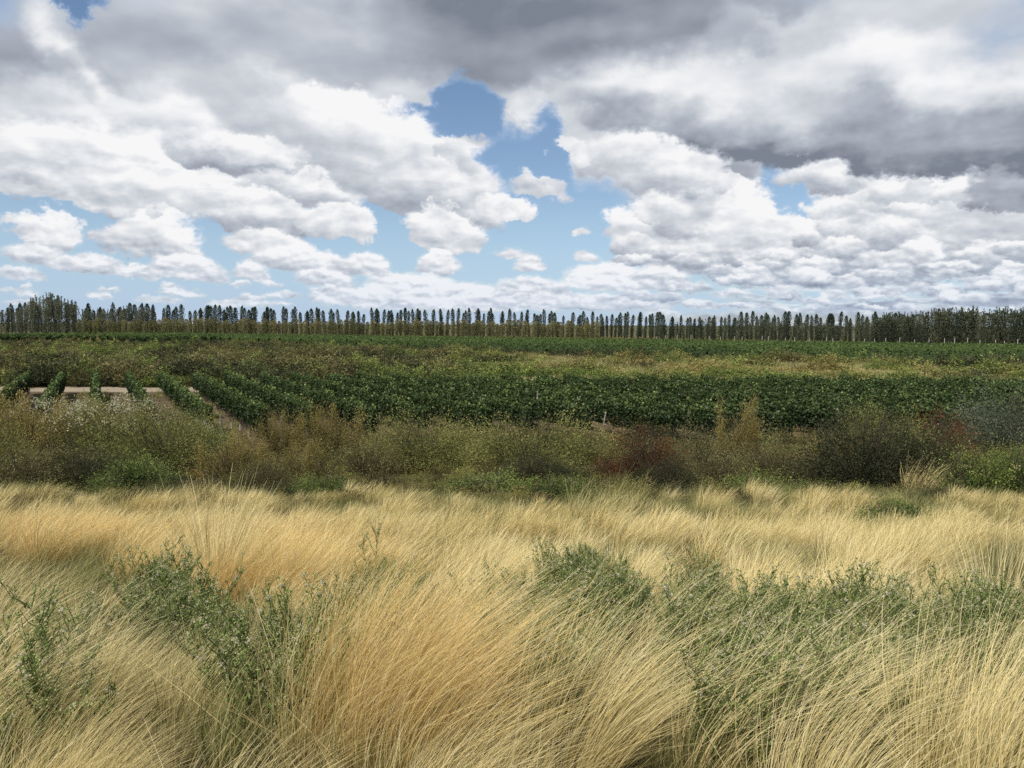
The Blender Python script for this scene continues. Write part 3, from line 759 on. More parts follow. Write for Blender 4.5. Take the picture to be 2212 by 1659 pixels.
# (x, y of the foot, half width, y of the top, kind, seed heads, label)
NEAR = [
 (45, 1012, 105, 872, 'tan', None, 'tawny feathery bush at the left edge below the vine rows'),
 (-40, 1040, 90, 905, 'olive', None, 'olive bush cut by the left edge of the picture'),
 (150, 985, 90, 880, 'tan', 'white', 'tan bush with whitish seed heads right of the left-edge bush'),
 (95, 960, 95, 868, 'olive', 'white', 'grey-olive bush with pale heads right below the sandy track at the far left'),
 (300, 965, 95, 872, 'brown', 'white', 'brownish bush with pale heads behind the big rounded olive bush'),
 (205, 955, 80, 872, 'olive', 'white', 'pale-headed bush directly under the third vine row'),
 (400, 960, 60, 885, 'olive', 'cream', 'small olive bush with pale heads at the foot of the fifth vine row'),
 (235, 1000, 115, 868, 'olive', 'white', 'grey-olive bush crowned with pale seed heads under the sandy track'),
 (365, 1022, 118, 882, 'olive', None, 'big rounded olive bush left of the slanting vine rows'),
 (170, 1055, 90, 958, 'dark', None, 'dark low bush in front of the tawny one on the left'),
 (60, 1065, 80, 965, 'brown', 'cream', 'brown flowering shrub low at the left edge'),
 (300, 1062, 80, 985, 'green', 'cream', 'leafy green shrub with cream heads below the rounded olive bush'),
 (440, 1000, 55, 915, 'green', 'white', 'green shrub with a few white heads beside the grey end post'),
 (500, 1038, 75, 952, 'tan', None, 'low tan shrub beside the white vine guards'),
 (610, 1005, 55, 905, 'tan', None, 'tan spiky shrub with narrow plumes in front of the slanting rows'),
 (715, 1000, 82, 892, 'tan', None, 'tallest golden tan shrub with upright plumes, left of the rounded green bushes'),
 (650, 1048, 70, 965, 'tan', 'cream', 'pale brown flowering shrub under the golden plumes'),
 (785, 1035, 80, 955, 'brown', 'cream', 'brownish shrub with yellowish heads left of the first rounded green bush'),
 (570, 1062, 60, 990, 'brown', None, 'dull brown low shrub above the straw grass'),
 (925, 1018, 112, 893, 'olive', None, 'first of two rounded yellow-green bushes in the middle'),
 (1140, 1025, 132, 897, 'olive', None, 'second and wider rounded yellow-green bush in the middle'),
 (1160, 1044, 72, 975, 'dark', None, 'dark hollow bush at the foot of the wider rounded bush'),
 (1285, 1022, 58, 938, 'olive', None, 'small olive bush between the wide rounded bush and the rusty one'),
 (1395, 1045, 68, 925, 'rust', None, 'dark rusty red shrub right of the middle'),
 (1310, 1035, 32, 985, 'rust', None, 'small bright rusty shrub left of the large rusty one'),
 (1440, 1068, 75, 985, 'dark', None, 'dark green bush below the large rusty shrub'),
 (1500, 1040, 80, 930, 'brown', None, 'brown shrub with thin branches right of the large rusty shrub'),
 (1597, 1020, 55, 884, 'tan', None, 'tall thin tan shrub with pointed plume in front of the right vines'),
 (1555, 1058, 70, 975, 'brown', 'cream', 'dense brown shrub below the tall thin tan one'),
 (1672, 1050, 82, 955, 'brown', None, 'wide olive brown shrub left of the big dark bush'),
 (1860, 1062, 135, 890, 'dark', None, 'big dark bush in the right part, the broadest of the dark ones'),
 (1905, 1000, 90, 878, 'olive', None, 'olive bush rising behind the big dark one'),
 (1990, 1060, 92, 905, 'dark', 'cream', 'dark bush with sparse pale heads right of the big dark one'),
 (2032, 990, 52, 893, 'rust', None, 'rusty red shrub in the right part behind the pale flower heads'),
 (2065, 1050, 60, 960, 'rust', None, 'lower rusty shrub among cream flowers near the right edge'),
 (2165, 985, 98, 838, 'grey', None, 'large grey-green bush at the right edge standing before the vines'),
 (2120, 1070, 90, 975, 'green', 'flower', 'green shrub dotted with yellowish flowers near the right edge'),
 (2225, 1080, 80, 965, 'green', 'flower', 'flowering green shrub cut by the right edge'),
 (1640, 1072, 60, 1015, 'green', 'flower', 'small green flowering shrub above the straw right of the middle'),
 (1060, 1072, 85, 1018, 'green', 'cream', 'leafy green weeds with cream heads in front of the rounded bushes'),
 (1210, 1078, 70, 1028, 'green', 'cream', 'low leafy green shrub below the dark hollow bush'),
 (700, 1075, 60, 1020, 'green', None, 'small green shrub under the brownish flowering ones'),
 (1935, 1150, 90, 1082, 'green', None, 'fresh green low bush sunk in the straw grass at the right'),
 (1745, 1088, 60, 1040, 'green', 'flower', 'small flowering green plant at the foot of the big dark bush'),
]
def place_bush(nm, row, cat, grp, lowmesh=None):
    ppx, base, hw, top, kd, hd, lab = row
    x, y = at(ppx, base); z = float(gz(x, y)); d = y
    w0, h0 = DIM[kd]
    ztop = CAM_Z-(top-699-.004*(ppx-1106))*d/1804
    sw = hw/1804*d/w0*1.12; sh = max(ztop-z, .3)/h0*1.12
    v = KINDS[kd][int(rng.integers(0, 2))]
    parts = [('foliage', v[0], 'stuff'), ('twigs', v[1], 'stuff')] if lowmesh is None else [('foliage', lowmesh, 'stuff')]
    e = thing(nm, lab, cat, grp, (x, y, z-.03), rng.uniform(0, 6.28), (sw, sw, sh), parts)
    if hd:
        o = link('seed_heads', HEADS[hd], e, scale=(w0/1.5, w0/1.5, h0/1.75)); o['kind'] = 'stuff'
for row in NEAR: place_bush('bush', row, 'bush', 'bushes between the grass and the vines')
# low growth filling between the bushes
FILL = [bush_mesh('scrub_%d' % i, BUSH[k], w=.75, h=.62, twigs=170, per=20, size=.05, aspect=.35) for i, k in
        enumerate(['olive', 'dark', 'brown', 'tan', 'dark', 'brown'])]
n = 1300
y = rng.uniform(18.5, 43, n); x = rng.uniform(-.68, .68, n)*y
keep = rng.random(n) < np.interp(y, [19, 23, 40, 43], [.25, 1, 1, .6])
soilgap = (x > -14) & (x < -6) & (y > 35)
keep &= ~soilgap
x, y = x[keep], y[keep]
scatter('undergrowth', np.c_[x, y, gz(x, y)-.03], rng.uniform(0, 6.28, len(x)), rng.uniform(.5, 1.25, len(x))*np.interp(y, [19, 30, 36, 43], [.7, .9, 1.5, 1.8]), rng.integers(0, 6, len(x)),
        source('undergrowth_plants', FILL), 'low mixed olive and brown growth filling the gaps between the bushes', 'undergrowth')

# ---------------------------------------------------------------- scrub between the vineyards
LOWB = {k: [bush_mesh('far_'+k, BUSH[k], w=1.6, h=1.25, twigs=300, per=16, size=.12, aspect=.55) for _ in range(2)] for k in ('olive', 'green', 'dark', 'brown', 'tan', 'yellow', 'grey')}
order = [m for k in ('olive', 'green', 'dark', 'brown', 'tan', 'yellow', 'grey') for m in LOWB[k]]
csrc = source('scrub_plants', order)
n = 6200
y = np.exp(rng.uniform(np.log(82), np.log(262), n)); x = rng.uniform(-.72, .72, n)*y
lim = np.interp(x/y, [-.66, -.45, -.3, -.15, 0, .25, .64], [232, 234, 238, 205, 158, 138, 118])
k_ = y < lim; x, y, lim = x[k_], y[k_], lim[k_]; n = len(x)
ppx, ppy = proj(x, y, np.zeros(n))
# how much dry yellow growth: strongest right of the middle
wob = 60*np.sin(ppx*.011)+40*np.sin(ppx*.027+y*.1)
yel = np.clip((ppx+wob-880)/200, 0, 1)*np.clip((lim-6-y)/8, 0, 1)*np.clip((y-78)/6, .0, 1)
yel *= np.where(ppx > 2050, np.clip((2300-ppx)/280, .35, 1), 1)
r = rng.random(n); q = rng.random(n)
patch = .5+.5*np.sin(x*.11+1.7*np.sin(y*.06))*np.sin(y*.09+1.3*np.sin(x*.07))
r = np.clip(r*.65+patch*.35, 0, .999)
dull = np.select([r < .26, r < .38, r < .62, r < .94], [0, 2, 4, 6], 8)      # olive, green, dark, brown, tan
yy_ = np.select([q < .72, q < .80, q < .92], [10, 8, 0], 2)
idx = np.where(rng.random(n) < yel*.95, yy_, dull)+rng.integers(0, 2, n)
green_edge = (ppx > 780) & (ppx < 1900) & (y < 90) & (rng.random(n) < .55); idx = np.where(green_edge, 2+rng.integers(0, 2, n), idx)
dark_edge = (y > lim-14) & (ppx > 250) & (ppx < 1500) & (rng.random(n) < .4); idx = np.where(dark_edge, 4+rng.integers(0, 2, n), idx)
sc = (.6+1.3*rng.random(n)**2.2)*np.where(idx//2 == 5, .7, 1)
gr = (idx//2 == 5) & (rng.random(n) < .75)
def dry_strip():
    m = 6500; y2 = np.exp(rng.uniform(np.log(80), np.log(175), m)); x2 = rng.uniform(-.2, .70, m)*y2
    l2 = np.interp(x2/y2, [-.66, -.45, -.3, -.15, 0, .25, .64], [232, 234, 238, 205, 158, 138, 118])
    p2, _ = proj(x2, y2, np.zeros(m)); wob2 = 60*np.sin(p2*.011)+40*np.sin(p2*.027+y2*.1)
    k2 = (y2 < l2) & (rng.random(m) < np.clip((p2+wob2-880)/200, 0, 1)); x2, y2 = x2[k2], y2[k2]; m = len(x2)
    col = .5+.5*np.sin(x2*.07+2*np.sin(y2*.05))*np.sin(y2*.13+x2*.02)
    ix = np.where(rng.random(m) < .25+.5*col, rng.integers(0, 3, m), 3+rng.integers(0, 3, m))
    sc2 = rng.uniform(.9, 1.7, m)
    scatter('dry_grass', np.c_[x2, y2, np.full(m, -.03)], rng.normal(0, .6, m), sc2, ix, source('dry_grass_plants', STRIP), 'smooth pale straw grass strip between the near and far vines', 'grass')
idx = idx[~gr]; x = x[~gr]; y = y[~gr]; sc = sc[~gr]; n = len(x)
scatter('scrub', np.c_[x, y, np.full(n, -.05)], rng.uniform(0, 6.28, n), np.c_[sc*1.2, sc*1.2, sc*rng.uniform(.6, 1.15, n)], idx, csrc,
        'mixed scrub of brown, olive and dry yellow growth between the near and far vines', 'scrub')
MIDB = [
 (1560, 833, 42, 786, 'green', 'dark green spreading bush behind the near vines, right of the middle'),
 (1480, 835, 50, 800, 'green', 'lower green bush joined to the left of the dark spreading one behind the vines'),
 (1380, 836, 45, 802, 'green', 'green shrub at the back edge of the near vines in the middle'),
 (1632, 812, 16, 789, 'grey', 'small grey round bush on the yellow grass behind the vines'),
 (1715, 812, 17, 783, 'grey', 'taller grey-green round bush on the yellow grass, right of the small grey one'),
 (1748, 800, 12, 787, 'grey', 'tiny grey bush just right of the grey-green round one'),
 (1826, 820, 28, 798, 'green', 'green bush on the yellow grass behind the right vines'),
 (1890, 826, 26, 806, 'green', 'fresh green bush right of the green one on the yellow grass'),
 (1974, 812, 16, 789, 'grey', 'dark grey bush standing alone on the yellow grass at the right'),
 (2190, 815, 22, 798, 'grey', 'grey bush on the yellow grass near the right edge'),
 (1850, 785, 22, 770, 'brown', 'dark brown bush at the back of the yellow grass on the right'),
 (1000, 757, 26, 741, 'dark', 'dark bush at the left end of the dark row before the far vines'),
 (1050, 757, 30, 740, 'dark', 'second dark bush in the dark row before the far vines'),
 (1105, 758, 30, 740, 'dark', 'middle dark bush in the dark row before the far vines'),
 (1160, 760, 34, 741, 'dark', 'fourth dark bush in the dark row before the far vines'),
 (1212, 762, 24, 744, 'dark', 'dark bush at the right end of the dark row before the far vines'),
 (650, 752, 34, 733, 'dark', 'dark purple-grey bush at the left before the bright vine band'),
 (700, 754, 30, 734, 'dark', 'dark bush right of the purple-grey one before the bright vine band'),
 (745, 762, 30, 745, 'dark', 'dark bush slightly nearer, at the end of the left dark group'),
 (810, 828, 36, 783, 'green', 'dark green dome-shaped bush behind the slanting vine rows'),
 (470, 822, 60, 783, 'green', 'broad green bush above the left end of the near vines'),
 (250, 830, 40, 770, 'brown', 'reddish brown tall shrub beyond the sandy track'),
 (330, 828, 34, 785, 'dark', 'dark shrub beyond the sandy track right of the reddish one'),
 (90, 832, 38, 785, 'dark', 'dark green shrub beyond the sandy track at the left'),
 (180, 835, 30, 800, 'brown', 'low reddish shrub at the edge of the sandy track'),
]
LB = {'green': LOWB['green'], 'grey': LOWB['grey'], 'dark': LOWB['dark'], 'brown': LOWB['brown']}
for row in MIDB:
    kd = row[4]; save = DIM[kd]; DIM[kd] = (1.6, 1.25)
    place_bush('shrub', row[:5]+(None, row[5]), 'shrub', 'bushes in the scrub behind the near vines', LB[kd][int(rng.integers(0, 2))]); DIM[kd] = save

# ================================================================ grass
WIND = np.array([1.0, .12, 0])
def tussock_mesh(name, mat, n, L=(.65, 1.15), R0=.16, lean=(.0, .30), wind=(.5, 1.15), width=.0034, K=7, tone=(.35, 1.0), green=.12, out=.35, kink=.03, stray=.04):
    th = rng.uniform(0, 2*math.pi, n); r = R0*np.sqrt(rng.random(n))
    p = np.stack([np.cos(th)*r, np.sin(th)*r, np.full(n, -.03)], -1)
    ln = rng.uniform(*L, n)*(1-.25*rng.random(n)**3)
    o = np.stack([np.cos(th), np.sin(th), np.zeros(n)], -1)*(rng.uniform(*lean, n)+out*(r/R0)**2*rng.random(n))[:, None]
    o[:, :2] += rng.normal(0, .07, (n, 2))
    wf = rng.uniform(*wind, n)
    st = rng.random(n) < stray; wf[st] *= rng.uniform(-.3, .4, st.sum()); o[st] *= 2.5
    sideways = rng.normal(0, .13, n)
    a = rng.uniform(0, math.pi, n); wv = np.stack([np.cos(a), np.sin(a), np.zeros(n)], -1)
    w = width*rng.uniform(.6, 1.35, n)
    P = [p]; step = (ln/K)[:, None]
    for k in range(K):
        s = (k+.5)/K
        d = np.array([0, 0, 1.0])+o*(1+.5*s)+WIND*(wf*1.25*s**1.15)[:, None]+np.array([0, 1.0, 0])*(sideways*s)[:, None]
        d[:, 2] -= .55*wf*s**2.2
        d += rng.normal(0, kink, (n, 3)) if kink else 0
        p = p+unit(d)*step; P.append(p)
    P = np.stack(P, 1)
    tp = np.array([1.0-.75*(k/K)**1.5 for k in range(K+1)])
    off = wv[:, None]*(w[:, None]*tp[None])[..., None]*.5
    V_ = np.stack([P-off, P+off], 2).reshape(n, -1, 3)       # (n, (K+1)*2, 3)
    m = (K+1)*2; base = (np.arange(n)*m)[:, None, None]
    q = np.array([[2*k, 2*k+1, 2*k+3, 2*k+2] for k in range(K)])[None]
    F_ = (base+q).reshape(-1, 4)
    tn = rng.uniform(*tone, n); tn[rng.random(n) < green] *= .35
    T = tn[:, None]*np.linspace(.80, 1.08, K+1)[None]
    return make_mesh(name, V_.reshape(-1, 3), F_, mat, np.repeat(T, 2, 1).ravel())
M_strip = leafy('strip_straw', [(.0, (.16, .155, .06)), (.5, (.42, .36, .16)), (1, (.68, .57, .32))], .25, .3, .06)
STRIP = [tussock_mesh('strip_straw', M_strip, 260, L=(.5, .95), R0=.45, width=.03, K=3, tone=(.35, .95), wind=(.2, .9)) for _ in range(3)]+[tussock_mesh('strip_olive', BUSH['yellow'], 260, L=(.4, .9), R0=.5, width=.035, K=3, tone=(.25, .9), wind=(.1, .6), out=.8) for _ in range(3)]
dry_strip()
HERO = [tussock_mesh('straw_tussock', M_straw, 430, L=(.6, 1.15), width=.0036, tone=(.42, .95), K=8) for _ in range(4)]
HGOLD = [tussock_mesh('golden_tussock', M_gold, 900, L=(.7, 1.15), R0=.20, width=.0034, tone=(.3, .95), green=.03, wind=(.55, 1.0), K=8) for _ in range(2)]
HLONG = [tussock_mesh('arching_tussock', M_straw, 170, L=(.85, 1.4), R0=.15, width=.0037, tone=(.6, 1.0), green=.04, wind=(.6, 1.5), K=10, out=.2, stray=0, kink=.05) for _ in range(3)]
HUP = [tussock_mesh('upright_tussock', M_straw, 230, L=(.7, 1.05), R0=.10, width=.0050, tone=(.75, 1.0), wind=(-.12, .35), K=7, out=.5)]
MID_ = [tussock_mesh('mid_straw', M_straw, 330, L=(.5, .95), R0=.24, width=.0075, K=5, tone=(.38, .92), wind=(.45, 1.2)) for _ in range(4)]
MGOLD = [tussock_mesh('mid_gold', M_gold, 380, L=(.45, .85), R0=.26, width=.0075, K=5, tone=(.35, .9), green=.03, wind=(.6, 1.3)) for _ in range(2)]
FARG = [tussock_mesh('far_straw', M_straw, 240, L=(.5, .95), R0=.3, width=.013, K=4, tone=(.30, .80), wind=(.35, 1.0)) for _ in range(3)]
OLG = [tussock_mesh('olive_tuft', M_olive, 300, L=(.3, .75), R0=.24, width=.006, K=5, tone=(.15, .95), wind=(.3, 1.1), out=.6) for _ in range(3)]
LIT = [tussock_mesh('litter_tuft', M_litter, 260, L=(.15, .42), R0=.3, lean=(.3, 1.8), width=.006, K=4, tone=(.15, 1.0), wind=(.0, .9), stray=.3) for _ in range(3)]
# where green weeds and olive undergrowth take the grass's place (ellipses of the photograph's grid, laid on the ground)
WEEDS = [(690, 1430, 120, 85, 1.0), (590, 1480, 110, 80, .9), (840, 1330, 60, 55, .7), (1110, 1370, 80, 60, .9), (1250, 1300, 95, 60, .8), (1140, 1480, 110, 110, 1.0), (1330, 1350, 60, 50, .7),
         (1500, 1380, 110, 80, .85), (1640, 1450, 150, 120, 1.0), (1560, 1520, 100, 80, .9), (1850, 1400, 140, 80, .8), (1830, 1540, 170, 80, .8), (2100, 1400, 100, 80, .6), (340, 1330, 120, 50, .5), (470, 1430, 80, 50, .4),
         (60, 1560, 90, 70, .3), (2180, 1500, 50, 90, .4), (100, 1360, 90, 40, .3)]
def weedness(px, py):
    m = np.zeros_like(px)
    for cx, cy_, rx, ry, a in WEEDS: m = np.maximum(m, a*np.clip(1.6*(1-np.hypot((px-cx)/rx, (py-cy_)/ry)), 0, 1))
    return m*(.55+.45*np.sin(px*.037+1.5*np.sin(py*.03))*np.sin(py*.041+px*.011)+.42).clip(0, 1)
OLIVE = [(300, 1290, 320, 80, .8), (1950, 1130, 110, 60, .9), (2120, 1250, 120, 60, .5), (760, 1130, 150, 50, .5), (1100, 1130, 180, 45, .45), (1450, 1110, 160, 45, .5), (1750, 1330, 240, 60, .35), (1850, 1170, 160, 40, .3)]
def olive(px, py):
    m = np.zeros_like(px)
    for cx, cy_, rx, ry, a in OLIVE: m = np.maximum(m, a*np.clip(1.6*(1-np.hypot((px-cx)/rx, (py-cy_)/ry)), 0, 1))
    return m
grass = HERO+HGOLD+HLONG+HUP+MID_+MGOLD+FARG+OLG+LIT
gi_ = {}; k = 0
for nm, lst in (('hero', HERO), ('gold', HGOLD), ('long', HLONG), ('up', HUP), ('mid', MID_), ('mgold', MGOLD), ('far', FARG), ('ol', OLG), ('lit', LIT)):
    gi_[nm] = (k, len(lst)); k += len(lst)
def pick(nm, n): a, b = gi_[nm]; return a+rng.integers(0, b, n)
PTS, ROT, SCL, IDX = [], [], [], []
def sow(n, y0, y1, which, s, keepf, rzs=.5, shy=0.0):
    y = np.sqrt(rng.uniform(y0**2, y1**2, n)); x = rng.uniform(-.70, .70, n)*y+rng.normal(0, .3, n)
    px, py = proj(x, y, gz(x, y)+shy)
    if shy:                       # grass stays low or thin wherever it would stand in front of the weeds
        px0, py0 = proj(x, y, gz(x, y)); px1, py1 = proj(x, y, gz(x, y)+.60); px2, py2 = proj(x+.22, y, gz(x, y)+.45); px3, py3 = proj(x+.5, y, gz(x, y)+.5)
        kp = rng.random(n) < keepf(px0, py0, x, y)*(1-.93*np.maximum.reduce([weedness(px, py), weedness(px2, py2), weedness(px1, py1), weedness(px3, py3)]).clip(0, 1))
    else: kp = rng.random(n) < keepf(px, py, x, y)
    x, y = x[kp], y[kp]; m = len(x)
    PTS.append(np.c_[x, y, gz(x, y)]); ROT.append(rng.normal(0, rzs, m)); sc = rng.uniform(*s, m)
    SCL.append(np.c_[sc, sc, sc*rng.uniform(.85, 1.15, m)]); IDX.append(pick(which, m))
clump = lambda x, y: .5+.5*np.sin(x*1.7+1.9*np.sin(y*1.1))*np.sin(y*1.9+1.4*np.sin(x*.9+2))
goldp = lambda px, py: np.clip(1.5*(1-np.hypot((px-560)/320, (py-1260)/110)), 0, 1)+.7*np.clip(1.5*(1-np.hypot((px-170)/260, (py-1200)/70)), 0, 1)
fl = lambda x, y: (clump(x, y)-.28).clip(0, 1)/.72
sow(190, 1.7, 7.0, 'hero', (.5, .82), lambda px, py, x, y: (1-.8*np.clip(1.6*(1-np.hypot((px-860)/260, (py-1600)/220)), 0, 1))*(1-weedness(px, py)).clip(0, 1)**1.5*(1-.85*olive(px, py))*(.06+.94*fl(x, y)**.8), shy=.3)
sow(30, 2.0, 6.5, 'long', (.55, .9), lambda px, py, x, y: (.8-.3*weedness(px, py))*np.where(px > 950, 1, .35))
sow(700, 6.5, 13.5, 'mid', (.55, .92), lambda px, py, x, y: (1-.95*weedness(px, py))*(1-.85*olive(px, py))*(.12+.88*fl(x*.8, y*.8))*(1-.7*goldp(px, py).clip(0, 1)), shy=.3)
sow(900, 5.5, 14, 'mgold', (.65, 1.0), lambda px, py, x, y: goldp(px, py)*(1-.9*weedness(px, py)), shy=.3)
sow(1700, 12, 21.5, 'far', (.5, .85), lambda px, py, x, y: (1-.9*olive(px, py))*np.interp(y, [12, 17, 20, 21.5], [.8, .6, .35, .1])*(.10+.90*fl(x*.5, y*.5)))
sow(1700, 1.7, 22, 'ol', (.5, .95), lambda px, py, x, y: .30+.7*np.maximum(weedness(px, py), olive(px, py)))
sow(2600, 1.5, 22, 'lit', (.6, 1.2), lambda px, py, x, y: np.ones_like(px), 3)
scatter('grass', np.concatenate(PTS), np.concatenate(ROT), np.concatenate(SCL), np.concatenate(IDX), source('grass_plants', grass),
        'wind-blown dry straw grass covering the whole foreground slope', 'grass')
m = 700; yv = rng.uniform(43, 75, m); xv = -36+rng.uniform(-.5, 10, m)*2.9+(72-yv)*.499
scatter('row_weeds', np.c_[xv, yv, np.zeros(m)], rng.normal(0, 1, m), rng.uniform(.35, .9, m), rng.integers(0, 6, m), source('row_weed_plants', OLG+LIT), 'dry weeds on the soil between the open vine rows at the left', 'weeds')
# the tussocks one can point at
TUS = [
 (800, 1665, 'gold', 1.12, 'large golden tussock leaning right in the bottom middle, the fullest of all'),
 (880, 1700, 'gold', 1.05, 'deep golden tussock at the bottom edge right of the fullest one'),
 (850, 1600, 'gold', .95, 'upper golden tussock standing behind the fullest one'),
 (740, 1560, 'hero', .95, 'pale straw tussock rising on the left shoulder of the fullest golden one'),
 (700, 1700, 'hero', 1.0, 'straw tussock at the bottom edge left of the fullest golden one'),
 (20, 1500, 'hero', 1.0, 'arching straw tussock at the left edge above the bottom corner'),
 (-60, 1590, 'hero', 1.1, 'straw tussock sweeping in from the left edge, lowest one there'),
 (110, 1700, 'hero', .8, 'thin straw tussock in the bottom left corner'),
 (475, 1300, 'up', 1.25, 'pale upright spray of straw stems standing out of the golden patch on the left'),
 (520, 1330, 'gold', 1.0, 'golden tussock at the foot of the pale upright spray'),
 (620, 1335, 'gold', 1.0, 'golden tussock right of the pale upright spray'),
 (1220, 1720, 'hero', 1.1, 'dense straw tussock at the bottom edge right of the golden ones'),
 (1310, 1640, 'hero', 1.05, 'tall straw tussock leaning over the weeds right of the middle'),
 (1160, 1640, 'long', .8, 'sparse straw tussock in the gap right of the golden ones'),
 (1520, 1730, 'long', .95, 'loose spray of pale straw arching right at the bottom edge'),
 (1640, 1700, 'long', .95, 'high arching spray of pale stems in front of the right weeds'),
 (1760, 1730, 'long', 1.0, 'longest arching pale stems near the bottom right'),
 (1900, 1700, 'long', .9, 'thin arching stems between the right weeds and the corner'),
 (2040, 1760, 'hero', 1.0, 'bright straw tussock in the bottom right corner'),
 (2190, 1690, 'hero', 1.05, 'bright straw tussock rising at the right edge'),
 (2160, 1420, 'up', 1.0, 'upright greenish straw spray near the right edge'),
 (1980, 1075, 'mid', 1.35, 'tall pale tuft standing above the straw before the rusty shrubs'),
 (1350, 1130, 'ol', 1.7, 'tall grey-green fountain of grass below the rusty shrub'),
 (1290, 1150, 'ol', 1.4, 'shorter grey-green grass left of the fountain of grass'),
]
for (ppx, ppy, kd, s, lab) in TUS:
    x, y = at(ppx, min(ppy, 1900)); s *= {'hero': .82, 'long': .82, 'gold': .95}.get(kd, 1.15)
    a, b = gi_[kd]
    o = link('grass_tussock', grass[a+int(rng.integers(0, b))], None, (x, y, gz(x, y)), (0, 0, rng.normal(0, .25)), (s, s, s))
    set_props(o, lab, 'tussock', 'tussocks of dry grass')

# ================================================================ weeds with seed heads
def ball(c, r):
    """small eight-sided heads: c (n,3), r (n,)"""
    o = np.array([[1, 0, 0], [-1, 0, 0], [0, 1, 0], [0, -1, 0], [0, 0, 1], [0, 0, -1]], float)
    f = np.array([[0, 2, 4], [2, 1, 4], [1, 3, 4], [3, 0, 4], [2, 0, 5], [1, 2, 5], [3, 1, 5], [0, 3, 5]])
    v = c[:, None]+o[None]*r[:, None, None]*rng.uniform(.8, 1.2, (len(c), 6, 1))
    return v.reshape(-1, 3), (np.arange(len(c))[:, None, None]*6+f[None]).reshape(-1, 3)
def weed_meshes(h=.58, stems=12, lean=.12):
    A, B, RA, RB, LC, LD, BC, FC = [], [], [], [], [], [], [], []
    for _ in range(stems):
        p = np.array([rng.normal(0, .05), rng.normal(0, .05), 0.0]); a = rng.uniform(0, 6.28)
        d = np.array([math.cos(a)*rng.uniform(.05, .45)+lean, math.sin(a)*rng.uniform(.05, .45), 1.0]); d /= np.linalg.norm(d)
        H = h*rng.uniform(.6, 1.1); K = 9; r = .0045
        for k in range(K):
            d = unit(d+rng.normal(0, .09, 3)+np.array([lean*.12, 0, .04])); q = p+d*H/K
            A.append(p); B.append(q); RA.append(r); r *= .86; RB.append(r)
            for _l in range(5):
                t = rng.random(); LC.append(p+(q-p)*t+rng.normal(0, .010, 3)); LD.append(d*.6+rng.normal(0, .6, 3))
            if k >= 3:
                for _b in range(2 if k < 7 else 3):
                    b = rng.uniform(0, 6.28); e = unit(d+np.array([math.cos(b), math.sin(b), .25])*.8); bl = H*rng.uniform(.10, .24)
                    s = p+(q-p)*rng.random(); m1 = s+e*bl*.55; e2 = unit(e+np.array([0, 0, .8])); m2 = m1+e2*bl*.45
                    A += [s, m1]; B += [m1, m2]; RA += [.0024, .0018]; RB += [.0018, .0011]
                    for _l in range(5): 
                        t = rng.random(); LC.append((s+(m1-s)*t if rng.random() < .5 else m1+(m2-m1)*t)+rng.normal(0, .007, 3)); LD.append(e+rng.normal(0, .6, 3))
                    for _u in range(rng.integers(2, 6)): BC.append(m2+rng.normal(0, .013, 3))
                    if rng.random() < .17: FC.append(m2+rng.normal(0, .008, 3))
            p = q
    A, B, LC, LD, BC, FC = map(np.array, (A, B, LC, LD, BC, FC))
    st = make_mesh('weed_stems', *tubes(A, B, np.array(RA), np.array(RB), 3), M_weedstem, rng.uniform(0, 1, len(A)*6))
    v, f = cards(LC, LD, rng.uniform(.018, .042, len(LC)), .24)
    lf = make_mesh('weed_leaves', v, f, M_weed, np.repeat(rng.uniform(.1, .95, len(LC)), 4))
    v, f = ball(BC, rng.uniform(.0034, .0062, len(BC)))
    bd = make_mesh('weed_buds', v, f, M_bud, np.repeat(rng.uniform(0, 1, len(BC)), 6))
    FC = np.repeat(FC, 1, 0)
    # fluffy heads: a burst of short fibres round a core
    k = 26; dirs = unit(rng.normal(size=(len(FC), k, 3))); rr = rng.uniform(.009, .0145, len(FC))
    c = (FC[:, None]+dirs*rr[:, None, None]*.6).reshape(-1, 3)
    v1 = cards(c, dirs.reshape(-1, 3), np.repeat(rr*.95, k), .55)
    fl = make_mesh('weed_fluff', *v1, M_fluff, np.repeat(rng.uniform(.1, 1, len(c)), 4))
    return st, lf, bd, fl
WM_ = [weed_meshes() for _ in range(5)]
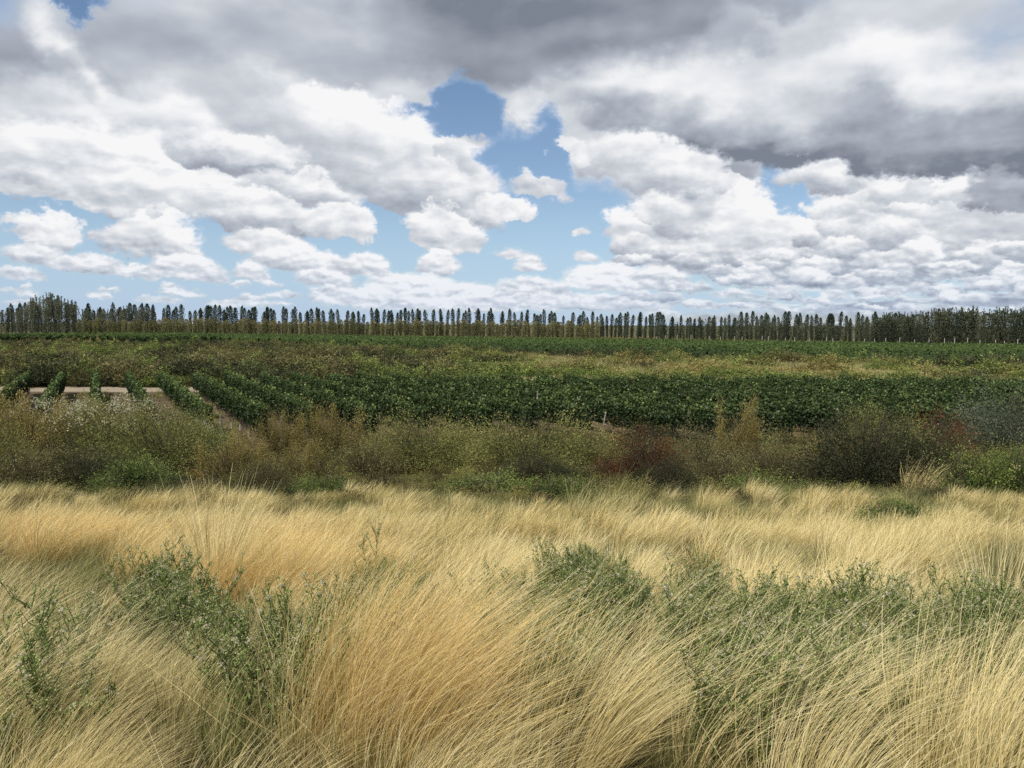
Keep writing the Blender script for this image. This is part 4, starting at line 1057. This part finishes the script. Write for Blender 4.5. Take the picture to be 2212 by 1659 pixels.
WLAB = {0: 'grey-green weed with dark stems in the patch left of the big golden tussock', 1: 'grey-green weed with cream heads right above the big golden tussock',
        2: 'bushy green weed speckled with cream heads in the middle patch right of the golden tussock', 3: 'green weed with fluffy heads behind the arching pale stems on the right',
        4: 'thin green weed among straw near the right edge', 5: 'sparse weed with pale round heads in the olive patch on the left'}
WGRP = {0: 'weeds left of the golden tussock', 1: 'weeds above the golden tussock', 2: 'weeds in the middle patch', 3: 'weeds in the right patch', 4: 'weeds by the right edge', 5: 'weeds on the left'}
cnt = 0
pts = []
for i in range(9000):
    y = math.sqrt(random.Random(i*7+1).uniform(2.0**2, 10.5**2)); x = random.Random(i*13+5).uniform(-.68, .68)*y
    px, py = proj(np.array([x]), np.array([y]), gz(np.array([x]), np.array([y]))+.27); wv_ = float(weedness(px, py)[0])
    if wv_ <= .12 or random.Random(i*3).random() > wv_*.9: continue
    if any((x-a)**2+(y-b)**2 < .16**2 for a, b in pts): continue
    pts.append((x, y)); px = float(px[0])
    z_ = 5 if px < 560 else 0 if px < 780 else 1 if px < 960 else 2 if px < 1370 else 3 if px < 1980 else 4
    v = WM_[len(pts) % 5]
    s = rng.uniform(.8, 1.15)
    thing('weed', WLAB[z_], 'weed', WGRP[z_], (x, y, float(gz(x, y))-.01), rng.uniform(-1.2, 1.2), s,
          (('stem', v[0], 'stuff'), ('foliage', v[1], 'stuff'), ('buds', v[2], 'stuff'), ('seed_heads', v[3], 'stuff')), (rng.normal(0, .08), rng.normal(.1, .08)))
    if len(pts) >= 290: break
print('weeds', len(pts))
for (ppx, ppy, s, lab) in [(815, 1330, 1.15, 'tall single green weed sticking up above the straw left of the middle'),
                           (115, 1640, 1.1, 'single dark weed stem with sprouting top near the bottom left corner'),
                           (255, 1330, .9, 'slim dark weed stem in the olive patch on the left')]:
    x, y = at(ppx, ppy); v = weed_meshes(.75, 2, .02)
    thing('tall_weed', lab, 'weed', None, (x, y, float(gz(x, y))), 0, s, (('stem', v[0], 'stuff'), ('foliage', v[1], 'stuff'), ('buds', v[2], 'stuff'), ('seed_heads', v[3], 'stuff')))
